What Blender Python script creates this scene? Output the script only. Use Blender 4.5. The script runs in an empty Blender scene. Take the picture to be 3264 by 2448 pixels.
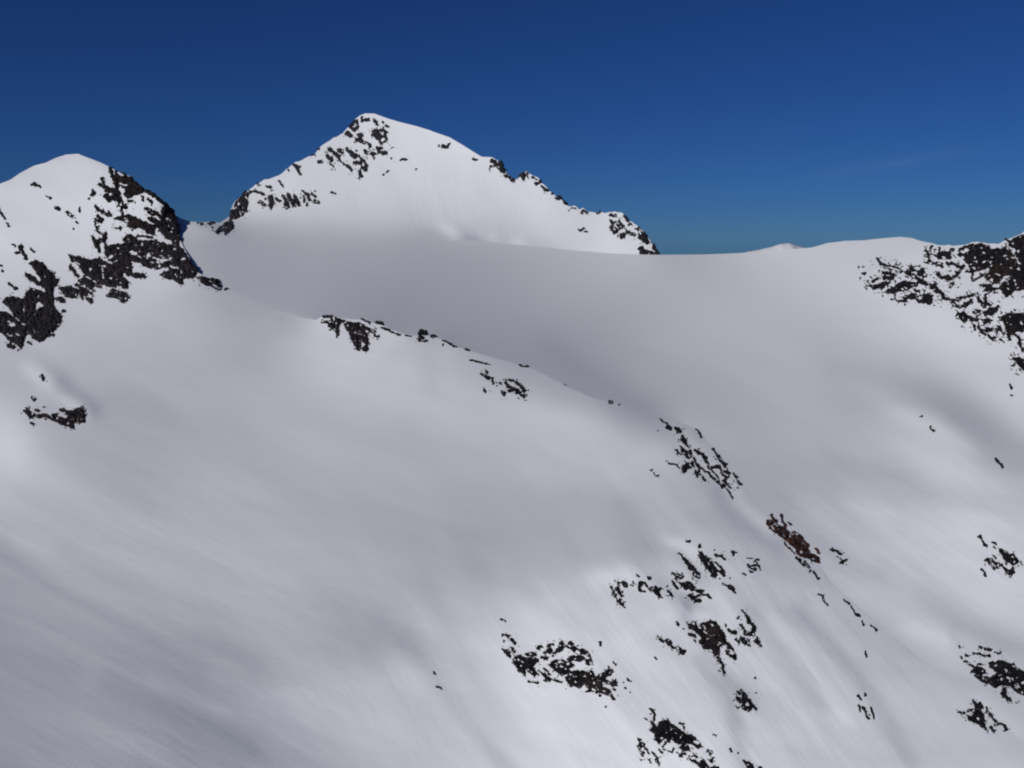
import bpy, math, random
import numpy as np
from mathutils import Vector

# tuning
SKY_GAMMA = 1.0
SKY_TINT = (.16,.365,.78,1)
SKY_STRENGTH = .05
EXPOSURE = -0.25
SNOW = (.79,.80,.825,1)
BUMP1 = .3
BUMP2 = .05
EDGE_N = 2.6
HOLE_T = .4
DUST = .86

# ---------------------------------------------------------------- camera, sky, sun, exposure
scene = bpy.context.scene
F, X0, Y0 = 3000.0, 1632.0, 760.0                       # focal length and eye line of the 3264 x 2448 survey sheet
SUN_A, SUN_E = math.radians(44.), math.radians(24.)   # sun behind the viewer's left shoulder
SUN = np.array([-math.sin(SUN_A)*math.cos(SUN_E), -math.cos(SUN_A)*math.cos(SUN_E), math.sin(SUN_E)])
cam_data = bpy.data.cameras.new('camera')
cam = bpy.data.objects.new('camera', cam_data)
scene.collection.objects.link(cam)
cam_data.sensor_width = 36.0
cam_data.lens = F/3264*36
cam_data.shift_y = (Y0-1224.0)/3264
cam_data.clip_start, cam_data.clip_end = 1.0, 100000.0
cam.rotation_euler = (math.pi/2, 0, 0)
scene.camera = cam

world = bpy.data.worlds.new('World'); scene.world = world
world.use_nodes = True
wn, wl = world.node_tree.nodes, world.node_tree.links
wn.clear()
sky = wn.new('ShaderNodeTexSky'); sky.sky_type = 'NISHITA'; sky.sun_disc = False
sky.sun_elevation = SUN_E; sky.sun_rotation = math.pi+SUN_A
sky.altitude = 3000; sky.air_density = 1.0; sky.dust_density = 0.0; sky.ozone_density = 3.0
gam = wn.new('ShaderNodeGamma'); gam.inputs['Gamma'].default_value = SKY_GAMMA
tint = wn.new('ShaderNodeMix'); tint.data_type = 'RGBA'; tint.blend_type = 'MULTIPLY'; tint.inputs[0].default_value = 1.0
tint.inputs[7].default_value = SKY_TINT
bg = wn.new('ShaderNodeBackground'); bg.inputs['Strength'].default_value = SKY_STRENGTH
out = wn.new('ShaderNodeOutputWorld')
wl.new(sky.outputs[0], gam.inputs[0]); wl.new(gam.outputs[0], tint.inputs[6]); 
# a faint high wisp of cloud low in the right-hand sky
geo = wn.new('ShaderNodeTexCoord'); sep = wn.new('ShaderNodeSeparateXYZ'); wl.new(geo.outputs['Generated'], sep.inputs[0])
def mth(op, a, b=None):
    m = wn.new('ShaderNodeMath'); m.operation = op
    for i, t in enumerate((a, b)):
        if t is None: continue
        if isinstance(t, (int, float)): m.inputs[i].default_value = t
        else: wl.new(t, m.inputs[i])
    return m.outputs[0]
fy = mth('MAXIMUM', sep.outputs['Y'], .01)
wu, wv = mth('SUBTRACT', mth('DIVIDE', sep.outputs['X'], fy), .405), mth('SUBTRACT', mth('DIVIDE', sep.outputs['Z'], fy), .085)
along = mth('ADD', mth('MULTIPLY', wu, .987), mth('MULTIPLY', wv, .158)); across = mth('SUBTRACT', mth('MULTIPLY', wv, .987), mth('MULTIPLY', wu, .158))
cn = wn.new('ShaderNodeTexNoise'); cn.inputs['Scale'].default_value = 30; cn.inputs['Detail'].default_value = 5
wl.new(geo.outputs['Generated'], cn.inputs['Vector'])
ga = mth('EXPONENT', mth('MULTIPLY', mth('ADD', mth('POWER', mth('ABSOLUTE', mth('DIVIDE', along, .075)), 2.0), mth('POWER', mth('ABSOLUTE', mth('DIVIDE', mth('ADD', across, mth('MULTIPLY', cn.outputs['Fac'], .01)), .006)), 2.0)), -1.0))
wf = mth('MULTIPLY', mth('MULTIPLY', ga, cn.outputs['Fac']), .075)
wisp = wn.new('ShaderNodeMix'); wisp.data_type = 'RGBA'; wl.new(wf, wisp.inputs[0]); wl.new(tint.outputs[2], wisp.inputs[6]); wisp.inputs[7].default_value = (7.0, 8.5, 10.0, 1)
wl.new(wisp.outputs[2], bg.inputs[0]); wl.new(bg.outputs[0], out.inputs[0])

sun_data = bpy.data.lights.new('sun', 'SUN')
sun_data.energy = 3.0; sun_data.angle = math.radians(0.5); sun_data.color = (1.0, 0.97, 0.93)
sun = bpy.data.objects.new('sun', sun_data); scene.collection.objects.link(sun)
sun.rotation_euler = Vector(SUN).to_track_quat('Z', 'Y').to_euler()
sun.location = (-600, -800, 600)
scene.view_settings.view_transform = 'Standard'; scene.view_settings.look = 'None'
scene.view_settings.exposure = EXPOSURE; scene.view_settings.gamma = 1.0
scene.render.engine = 'CYCLES'
scene.cycles.filter_width = 2.1; scene.cycles.max_bounces = 6; scene.cycles.diffuse_bounces = 3

# ---------------------------------------------------------------- survey of the place
# Every survey point is a bearing (x, y) on the survey sheet: u = (x-X0)/F, v = (Y0-y)/F.  Distances are solved for below.
def pl(s): return np.array(list(map(float, s.split()))).reshape(-1, 2)
# crest of the left mountain, then of the moraine ridge
CREST = pl("""-900 800 -420 720 -150 640 0 585.6 32.5 573 65 551 108.5 528 144.7 518.7 180.8 502 209.8 493 249.5 490 260 495 289 506 318 517 347 531 372.5 546
398 555 416 562 434 582 456 602 488 618 513.5 645 542.5 663 557 683 563 710 568 739 573 768 582 783 593 801 607.6 830 618.5 851 633 869.5 669 887.6 698 898
709 916.5 730.5 927 800 955 870 985 960 1012 1008 1020 1031 1005.6 1058.5 1008.5 1102 1016 1152.5 1018.6 1181.5 1028 1217.6 1037 1268 1059 1304 1067 1366 1068
1409 1082.6 1456 1106 1496 1117 1560 1137 1619 1153 1684 1169 1746 1200 1820 1238 1900 1272 1932.6 1276 1972 1288.6 2050 1305 2131 1328 2214.6 1366 2243.6 1395
2279.8 1438.7 2316 1482 2348.5 1518 2366.6 1547 2400 1590 2450 1640 2500 1690 2560 1745 2610 1800 2640 1850 2700 1905 2790 1985 2940 2110 3060 2190 3130 2250 3264 2370 3500 2560 3700 2720 4200 3100""")
# glacier edge against the peak and against the sky, then the skyline of the right crag
EDGE = pl("""-900 800 0 800 560 790 700 790 1000 800 1300 775 1500 766 1700 785 1850 800 1950 808 2030 811 2095 812 2250 811 2350 807 2450 800 2587 789 2637.6 774.8
2695.5 767.5 2753 766 2807.6 760 2869 755 2905 758.5 2938 769 2970 775 2999 782 3042.6 783 3071.6 780 3100.5 773 3122 771 3151 775 3187 775 3209 762 3231 755
3252 747.6 3264 740 3400 700 3700 690 4200 720""")
PEAK = pl("""-900 780 0 760 500 715 564 688.7 578.6 696 604 705 636.5 708.6 669 706.8 700 709 734 688 735.6 669 744.7 647 763 627 784 611 831.5 578.5 867.6 567.6 900 553
925.5 531.5 943.6 517 965 509.8 983 497 1001.5 493.5 1019.5 470 1037.6 453.7 1070 437 1092 426.6 1113.6 401 1131.6 381 1146 368.7 1164 361.5 1193 362 1236.5 377.8
1272.7 388.6 1323 401 1366.7 414 1386.8 421.7 1433.8 438 1473.6 461.5 1502.5 479.6 1535 499.5 1567.6 501 1589 510 1600 523 1611 544.7 1625.5 564.6 1636 575 1654 568
1661.7 555.5 1679.7 547.6 1694 555.5 1719.5 570 1723 581 1748.5 602.5 1770 624 1792 637 1806 653 1831.6 656.8 1846 667.6 1858.8 662 1875 676.7 1907.6 678.5 1947 676.7
1983.5 678.5 2005 703.8 2030.6 718 2052 740 2070 765 2088.4 790.6 2096 810 2115 850 2200 900 2600 930 4200 930""")

# how strongly each stretch of snow faces the sun (0..255 light-meter readings)
def tri(s): return np.array(list(map(float, s.replace(',', ' ').split()))).reshape(-1, 3)
FACING = [tri("""100 600 190 250 530 193 200 700 188 350 640 190 60 850 185 300 950 185 500 800 190 0 1250 170 20 1420 188 100 1330 172 250 1250 160 330 1150 165 480 1000 172 650 1000 165 850 1040 160
300 1450 165 120 1550 175 500 1200 163 500 1450 160 700 1200 165 900 1100 172 1000 1060 180 1100 1200 180 1300 1150 178 1400 1200 178 1550 1250 175 1650 1300 178 1800 1350 180 1900 1420 178 1600 1165 152 1700 1190 150 1800 1240 152 1880 1275 156 1900 1340 170 2000 1318 140 2070 1345 138 2140 1395 143 2210 1450 150 1500 1130 160 700 960 155 850 1000 152
900 1350 165 1300 1350 166 900 1550 165 1300 1550 163 1600 1450 168 1900 1500 168 2100 1450 178 2000 1600 160 1700 1600 158 2200 1560 160 2350 1680 158 2050 1720 148 1800 1750 153 1500 1750 155
100 1700 168 500 1700 167 900 1750 166 1200 1750 163 0 1800 155 200 1900 157 500 1900 164 900 1900 166 1200 1900 160 1600 1850 163 1500 1930 172 1780 1900 185 1950 1850 180 2150 1780 178 2300 1800 170 2450 1850 165
50 2050 150 350 2080 150 700 2030 160 950 2030 163 1150 2030 152 1300 2100 166 1600 2050 185 1750 1960 184 2000 2050 188 2300 1950 175 2500 2000 172
100 2250 146 350 2200 148 600 2230 141 800 2220 152 1000 2200 165 1250 2200 170 1450 2250 175 1700 2250 195 2000 2200 192 2300 2200 180 2600 2200 175
50 2430 142 300 2400 145 650 2330 140 850 2420 143 1100 2350 165 1300 2400 172 1500 2420 182 1800 2420 195 2100 2430 196 2500 2400 182 2800 2430 178
-350 1300 172 -350 1700 160 -350 2100 142 -350 2500 142 300 2750 142 800 2750 146 1300 2750 172 1800 2750 192 2400 2750 185 3000 2750 178 -350 850 186 2800 2200 175 3000 2350 176"""),
tri("""700 850 138 650 790 158 700 800 152 850 812 160 1000 812 160 1150 805 155 1300 790 148 1450 780 142 800 930 150 950 990 152 800 900 140 900 830 142 900 980 140 1100 850 135 1100 960 132 1300 850 132 1350 980 128 1500 830 130 1550 1000 132 1500 1090 130 1700 850 136 1750 1000 140 1700 1120 132
1850 1200 133 1950 1240 135 2000 870 148 2050 1000 152 2050 1150 150 2150 1300 150 2250 850 158 2300 1000 162 2300 1150 158 2450 1100 165 2400 1300 162 2550 850 170 2550 1000 168 2600 1150 168 2550 1400 165
2500 1550 160 2750 820 182 2700 900 178 2800 1000 180 2850 880 192 2850 1150 172 2700 1250 165 2950 1050 188 3050 1150 185 3150 1250 182 3230 1350 185 2950 1240 160 3050 1330 158 3150 1420 158 3250 1480 165
2850 1330 178 2950 1390 188 3050 1450 188 2780 1450 168 2900 1530 170 3100 1550 185 2650 1500 163 2750 1600 170 3000 1700 185 3150 1700 188 2650 1650 165 2800 1750 178 2950 1850 180 3150 1900 182
3000 2000 178 3100 2050 172 3200 2130 168 2750 1880 172 2900 2000 175 3020 2050 180 3100 850 188 3250 900 188 3600 900 185 3600 1300 180 3600 1700 180 3600 2200 172 3600 2700 172"""),
tri("""650 778 165 700 785 158 850 790 164 1000 793 165 1150 785 160 1300 765 158 1420 752 158 1550 768 165 620 720 190 700 755 170 800 730 188 800 765 176 1000 700 188 1000 755 174 1200 550 195 1200 700 185 1200 755 170 1400 600 193 1400 710 175 1350 450 196 1600 650 190 1600 740 165 1500 700 180 1750 680 192
1800 750 185 1900 720 193 1950 790 197 900 600 192 1050 500 192 1550 560 192 -200 760 185 300 760 185 2200 850 185 3000 900 180""")]
# small folds: segment, width, change, line
FOLDS = [(int(a), float(b), float(c), pl(d)) for a, b, c, d in (l.split(',') for l in """0,26,14,90 1165 110 1180 150 1215
0,26,-9,60 1130 110 1150 170 1190 215 1230
0,22,-9,190 1235 260 1270 300 1310
0,26,12,200 1262 240 1290 260 1310
0,60,8,0 1340 60 1400
0,30,-9,0 1760 150 1860 350 1970 520 2060 640 2130
0,30,-8,200 1760 350 1850 500 1940 620 2040 730 2080 820 2130
0,28,7,60 1720 250 1790 420 1890 600 1990
0,40,-12,350 2170 500 2240 650 2310 800 2380
0,24,7,480 2160 600 2210 720 2270
0,30,-8,0 2080 120 2110 230 2130
0,30,6,250 2280 400 2350 520 2400
0,46,-5,1220 2000 1260 2040
0,26,-10,1290 2040 1360 2110 1420 2200 1480 2300 1590 2420 1660 2500
0,30,7,1250 2120 1330 2180
0,50,5,1600 1900 1650 1940
0,50,3,1720 1950 1730 2000
0,36,9,1900 1840 1990 1830
0,22,8,2120 1720 2180 1740 2220 1780
0,22,-8,2160 1760 2200 1800 2230 1850
0,22,-12,2180 1905 2230 1940
0,16,-12,2192 1930 2190 1960
0,20,10,2220 1955 2240 1960
0,26,-7,2100 1850 2150 1900 2190 1930
0,20,7,2290 1900 2330 1980
0,24,-8,2320 2165 2360 2200 2400 2240
0,24,-9,2330 2250 2340 2330 2365 2400 2380 2500
0,26,-8,2230 2100 2300 2200 2360 2300
0,26,-6,2400 1950 2500 2080 2620 2250
0,26,6,2450 1980 2560 2120 2700 2300
0,30,-7,2550 1950 2680 2100 2800 2250 2900 2420
0,24,6,2600 1950 2720 2080
0,26,10,2160 1360 2260 1470 2340 1560
0,26,12,2340 1600 2400 1650 2450 1690
0,30,-9,2280 1560 2350 1640 2420 1700 2480 1740
0,26,5,1000 1040 1030 1030
0,30,-6,1360 1130 1370 1230
1,40,-9,2650 1170 2850 1200 3000 1270 3150 1360 3264 1430
1,34,-9,2850 1260 3000 1300 3100 1390 3200 1470 3264 1490
1,30,9,2860 1310 2960 1340 3080 1420
1,36,-8,2650 1480 2780 1500 2880 1530
1,36,-8,2950 1570 3060 1600 3120 1610
1,30,8,2720 1610 2820 1650
1,36,-8,2480 1580 2580 1660 2700 1760 2800 1830
1,30,7,2560 1620 2680 1720 2760 1780
1,40,-9,2950 1900 3080 1990 3200 2050 3264 2080
1,20,-12,3040 2010 3050 2060
1,28,-9,2800 2010 2900 2080 3000 2150 3080 2190
1,30,9,2900 2000 3000 2030 3040 2050
1,30,-9,3010 2300 3120 2380 3220 2430
1,30,8,3060 2200 3180 2280 3240 2340
1,30,-6,2200 880 2400 900
1,60,-6,700 900 900 930 1100 930 1350 985
1,40,-8,1750 1100 1850 1180 1950 1240 2060 1290
1,30,8,2740 760 2760 850 2800 900
1,24,-9,2793 800 2830 790 2860 780
1,50,7,2200 1350 2300 1420
2,20,9,1440 745 1460 765
2,14,-6,1480 760 1500 770
2,14,6,1560 760 1580 765
2,14,6,1640 775 1660 770
2,14,7,1410 735 1430 730""".splitlines())]
# distance marks (metres): segment x y distance
MARKS = np.array([list(map(float, l.split())) for l in """0 1632 2448 420
0 100 2400 430
0 2500 2400 450
0 1030 1010 1250
0 250 500 1980
0 540 720 2050
0 480 900 1560
0 300 1100 1200
0 1700 1180 1100
0 2200 1370 900
0 2600 1800 700
1 640 800 1800
1 1300 1000 1500
1 2900 770 1500
1 3240 760 1350
1 2900 1350 1050
1 3150 2050 700
2 1160 400 2700
2 1950 700 2500""".splitlines()])
# how much farther the ground behind the crest / the glacier edge lies (log distance)
JUMP_C = pl("-900 .25 520 .2 556 .0 575 .0 600 .015 640 .02 680 .004 700 0 740 0 1000 .02 1050 .08 1250 .14 1700 .11 1900 .07 2050 .04 2160 .02 2240 0 4200 0")
JUMP_E = pl("-900 0 1480 0 1700 .05 2095 .2 4200 .3")

# drift streaks: direction, strength, length, width, centre and reach
STREAKS = [[(27, 5, 800, 30, 350, 2150, 750), (50, 9, 420, 40, 2350, 2050, 650), (20, 7, 300, 70, 900, 1400, 0), (60, 8, 300, 60, 1500, 2200, 450)],
           [(32, 7, 380, 50, 2900, 1650, 650), (16, 5, 500, 60, 1500, 950, 0)], [(70, 5, 160, 60, 1200, 600, 0)]]
PERM = np.random.RandomState(7).rand(512, 512)
def vnoise(x, y):
    i, j = np.floor(x).astype(int), np.floor(y).astype(int); s, t = x-i, y-j
    s = s*s*(3-2*s); t = t*t*(3-2*t)
    g = lambda a, b: PERM[b % 512, a % 512]
    return ((g(i, j)*(1-s)+g(i+1, j)*s)*(1-t)+(g(i, j+1)*(1-s)+g(i+1, j+1)*s)*t)*2-1
def fbm(x, y, o=3):
    return sum(vnoise(x*2**k+37.3*k, y*2**k+11.7*k)*.55**k for k in range(o))/sum(.55**k for k in range(o))

def jag(x, k):                    # small notches along the rocky skylines
    return fbm(x/16+k, 0*x+3.3+k, 3)
win = lambda x, a, b: np.clip((x-a)/25, 0, 1)*np.clip((b-x)/25, 0, 1)
crest = lambda x: np.interp(x, CREST[:, 0], CREST[:, 1])+win(x, 330, 640)*4*jag(x, 1.7)+win(x, 1010, 1500)*2.5*jag(x, 5.1)
edge = lambda x: np.interp(x, EDGE[:, 0], EDGE[:, 1])+win(x, 2930, 4000)*5*jag(x, 9.2)
peak = lambda x: np.interp(x, PEAK[:, 0], PEAK[:, 1])+(win(x, 690, 1130)*5+win(x, 1560, 2092)*5)*jag(x, 13.4)

def sd_poly(px, py, P):           # distance to a polyline
    d = np.full(np.broadcast(px, py).shape, 1e9)
    for (x0, y0), (x1, y1) in zip(P[:-1], P[1:]):
        dx, dy = x1-x0, y1-y0
        t = np.clip(((px-x0)*dx+(py-y0)*dy)/(dx*dx+dy*dy+1e-9), 0, 1)
        d = np.minimum(d, np.hypot(px-x0-t*dx, py-y0-t*dy))
    return d
def tps(P, val, lam, X, Y):
    s = 500.
    p = P/s
    def phi(r2): return r2*np.log(r2+1e-12)*.5
    n = len(p)
    K = phi(((p[:, None]-p[None])**2).sum(-1)) + lam*np.eye(n)
    Q = np.c_[np.ones(n), p]
    A = np.block([[K, Q], [Q.T, np.zeros((3, 3))]])
    w = np.linalg.solve(A, np.r_[val, 0, 0, 0])
    out = w[n]+w[n+1]*X/s+w[n+2]*Y/s
    for (x, y), k in zip(p, w):
        out = out + k*phi((X/s-x)**2+(Y/s-y)**2)
    return out
GX0, GX1, GY0, GY1 = -480., 3744., 288., 2880.
KLIGHT, AMB = .575, .056
def fold_gain(L):
    x, y = L.mean(0)
    if x < 330 and y < 1320: return 2.8
    if x < 1000 and y > 1650: return .9
    return 1.3+.9*np.clip((x-1700)/400, 0, 1)
def facing(seg, X, Y):
    P = FACING[seg]
    g = tps(P[:, :2], P[:, 2], .02, X, Y)
    if seg < 2: g = g + 2*np.clip((X-1300)/500, 0, 1)*np.clip((Y-1250)/400, 0, 1)
    for s, w, d, L in FOLDS:
        if s == seg: g = g + (fold_gain(L), 1.2, 3.2)[seg]*d*np.exp(-(sd_poly(X, Y, L)/w)**2)
    # wind-drifted streaks
    for (a, amp, la, lb, wx, wy, wr) in STREAKS[seg]:
        c, n = np.cos(np.radians(a)), np.sin(np.radians(a))
        u, v = X*c+Y*n, -X*n+Y*c
        m = 1/(1+np.exp(-(wr-np.hypot((X-wx), (Y-wy)))/140.)) if wr else 1.
        g = g + amp*m*(fbm(u/la+7*a, v/lb, 3))
    g = np.clip(g, 112, 214)/255.
    lin = np.where(g <= .04045, g/12.92, ((g+.055)/1.055)**2.4)
    return lin/KLIGHT-AMB

def solve(levels=((96, 900), (48, 700), (16, 700)), log=print):
    q = None
    for cell, iters in levels:
        xs = np.arange(GX0, GX1+1, cell); ys = np.arange(GY0, GY1+1, cell)
        nx, ny = len(xs), len(ys)
        if q is None:
            X, Y = np.meshgrid(xs, ys)
            q = np.stack([tps(m[:, 1:3], np.log(m[:, 3]), .05, X, Y) for m in (np.r_[MARKS[MARKS[:, 0] < 2], [[0, 1632, 300, 2800], [0, 0, 300, 2200], [0, 3264, 300, 2200]]],)*1 for _ in range(3)])
        else:
            fx = np.interp(xs, oxs, np.arange(len(oxs))); fy = np.interp(ys, oys, np.arange(len(oys)))
            q = np.stack([bil(a, fx[None, :]+0*fy[:, None], fy[:, None]+0*fx[None, :]) for a in q])
        oxs, oys = xs, ys
        NX, NY = np.meshgrid(xs, ys)
        BW = np.stack([1+0*NX, 1.2+8*((NY < 1080) & (NX < 2700)), 1+0*NX])
        xc, yc = (xs[1:]+xs[:-1])/2, (ys[1:]+ys[:-1])/2
        XC, YC = np.meshgrid(xc, yc)
        U, V = (XC-X0)/F, (Y0-YC)/F
        h = cell/F
        T = np.stack([facing(s, XC, YC) for s in range(3)])
        pad = 8
        yC, yE, yP = crest(XC), edge(XC), peak(XC)
        W = np.stack([YC > yC+pad, (YC < yC) & (YC > yE) & (XC > 560), (YC < yE) & (YC > yP) & (YC < yC) & (XC > 560) & (XC < 2100)]).astype(float)
        # along-crest coupling points
        cx = np.arange(GX0+10, GX1-10, cell/3.)
        def pts(x, y):
            k = (y > GY0+1) & (y < GY1-1)
            return x[k], y[k]
        c1x, c1y = pts(cx, crest(cx)); j1 = np.interp(c1x, JUMP_C[:, 0], JUMP_C[:, 1])
        w1 = np.where(j1 > .25, .15, 1.)*3
        c2x, c2y = pts(cx, edge(cx)); j2 = np.interp(c2x, JUMP_E[:, 0], JUMP_E[:, 1]); w2 = np.where(c2x > 2095, .05, 1.)*3
        def stencil(px, py):
            fx = (px-GX0)/cell; fy = (py-GY0)/cell
            i = np.clip(fx.astype(int), 0, nx-2); j = np.clip(fy.astype(int), 0, ny-2); a = fx-i; b = fy-j
            return [(j*nx+i, (1-a)*(1-b)), (j*nx+i+1, a*(1-b)), (j*nx+nx+i, (1-a)*b), (j*nx+nx+i+1, a*b)]
        S1, S2 = stencil(c1x, c1y), stencil(c2x, c2y)
        k3 = (c1x > 556) & (c1x < 585); S3 = stencil(c1x[k3], c1y[k3])
        smooth1 = []; smooth2 = []
        for off in (-1.5, 1.5):
            k1 = (j1 < .012) & (c1x > 760) & (c1y+off*24 > GY0+1) & (c1y+off*24 < GY1-1)
            smooth1.append((stencil(c1x[k1], c1y[k1]+off*24), j1[k1]))
            k2 = (j2 < .005) & (c2x > 560)
            smooth2.append((stencil(c2x[k2], c2y[k2]+off*24), j2[k2]))
        SM = [(int(s), stencil(np.array([x]), np.array([y])), np.log(d)) for s, x, y, d in MARKS]
        def samp(a, S): 
            a = a.ravel(); return sum(a[i]*w for i, w in S)
        def scat(g, S, val):
            for i, w in S: np.add.at(g, i, w*val)
        m = np.zeros_like(q); v2 = np.zeros_like(q)
        lr0 = .02 if cell == 96 else (.008 if cell == 48 else .003)
        area = (cell/96.)**2
        lam = 0.3e-3*(1 if cell == 96 else 1)
        for it in range(iters):
            g = np.zeros_like(q)
            A, B, C, D = q[:, :-1, :-1], q[:, :-1, 1:], q[:, 1:, :-1], q[:, 1:, 1:]
            qu = (B+D-A-C)/(2*h); qv = (A+B-C-D)/(2*h)      # v grows upwards
            nxx = qu; nyy = -(U*qu+V*qv+1); nzz = qv
            mm = np.sqrt(nxx**2+nyy**2+nzz**2)
            S = (nxx*SUN[0]+nyy*SUN[1]+nzz*SUN[2])/mm
            r = (S-T)*W
            ex = (SUN[0]-S*nxx/mm)/mm; ey = (SUN[1]-S*nyy/mm)/mm; ez = (SUN[2]-S*nzz/mm)/mm
            gu = r*(ex-U*ey); gv = r*(-V*ey+ez)
            lo = np.minimum(qv-.35, 0); gv = gv+2*lo
            hi = np.maximum(qv-30, 0); gv = gv+.02*hi
            loy = np.maximum(nyy+.1, 0)                      # keep facing the viewer
            gu = gu-2*loy*U; gv = gv-2*loy*V
            gu = gu/(2*h)*area; gv = gv/(2*h)*area
            g[:, :-1, :-1] += -gu+gv; g[:, :-1, 1:] += gu+gv; g[:, 1:, :-1] += -gu-gv; g[:, 1:, 1:] += gu-gv
            # bending
            bx = q[:, :, 2:]-2*q[:, :, 1:-1]+q[:, :, :-2]
            by = q[:, 2:]-2*q[:, 1:-1]+q[:, :-2]
            kb = lam/h/h/ h/h*area*(.03**2)
            kx = kb*bx*3*BW[:, :, 1:-1]; ky = kb*by*BW[:, 1:-1]
            g[:, :, 2:] += kx; g[:, :, 1:-1] -= 2*kx; g[:, :, :-2] += kx
            g[:, 2:] += ky; g[:, 1:-1] -= 2*ky; g[:, :-2] += ky
            gf = [g[k].ravel() for k in range(3)]
            d1 = samp(q[1], S1)-samp(q[0], S1)-j1
            kk = 30.*w1*(cell/96.)
            scat(gf[1], S1, kk*d1); scat(gf[0], S1, -kk*d1)
            d2 = samp(q[2], S2)-samp(q[1], S2)-j2
            kk = 30.*w2*(cell/96.)
            scat(gf[2], S2, kk*d2); scat(gf[1], S2, -kk*d2)
            dd = 90.*(cell/96.)*(samp(q[2], S3)-samp(q[0], S3)-.0); scat(gf[2], S3, dd); scat(gf[0], S3, -dd)
            for Sx, jj in smooth1:
                dd = 60.*(cell/96.)*(samp(q[1], Sx)-samp(q[0], Sx)-jj); scat(gf[1], Sx, dd); scat(gf[0], Sx, -dd)
            for Sx, jj in smooth2:
                dd = 1.*(cell/96.)*(samp(q[2], Sx)-samp(q[1], Sx)-jj); scat(gf[2], Sx, dd); scat(gf[1], Sx, -dd)
            for s, St, ld in SM:
                scat(gf[s], St, (12. if s == 0 else 1.)*area*(samp(q[s], St)-ld))
            g = np.stack(gf).reshape(q.shape)
            lr = lr0*(1-.9*it/iters)
            m = .9*m+.1*g; v2 = .99*v2+.01*g*g
            q = q-lr*(m/(1-.9**(it+1)))/(np.sqrt(v2/(1-.99**(it+1)))+1e-7)
        log(cell, 'rms', [round(float(np.sqrt((r[k]**2).sum()/W[k].sum())), 4) for k in range(3)], 'max', np.abs(r).max())
    return xs, ys, q, (XC, YC, S, T, W)

def bil(a, fx, fy):
    i = np.clip(np.floor(fx).astype(int), 0, a.shape[1]-2); j = np.clip(np.floor(fy).astype(int), 0, a.shape[0]-2)
    s, t = fx-i, fy-j
    return a[j, i]*(1-s)*(1-t)+a[j, i+1]*s*(1-t)+a[j+1, i]*(1-s)*t+a[j+1, i+1]*s*t

# ---------------------------------------------------------------- rock outcrops
# Outlines on survey details: view = (x, y, scale).  Letters: P add polygon, S add stroke (radius first), Q cut polygon, H cut stroke.
VIEWS = {1: (0, 450, 2.765), 2: (600, 300, 2.765), 3: (1300, 400, 2.765), 4: (2464, 650, 2.765), 5: (0, 1000, 2.765), 6: (950, 900, 2.765), 7: (1900, 1200, 2.765),
         8: (2464, 1150, 2.765), 9: (1864, 1648, 2.765), 10: (1464, 1848, 2.765), 11: (1964, 2148, 4.424), 12: (2464, 1848, 2.765), 14: (1100, 1848, 2.765), 15: (2964, 1600, 5.53)}
LEFT, RIDGE, LOW, PEAKG, CRAG, RIGHT = ('rocks on the left mountain', 'rocks along the snow ridge', 'rocks on the lower snow slope', 'rocks on the central peak',
                                        'rocks on the right-hand crag', 'rocks on the right-hand snow slope')
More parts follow.
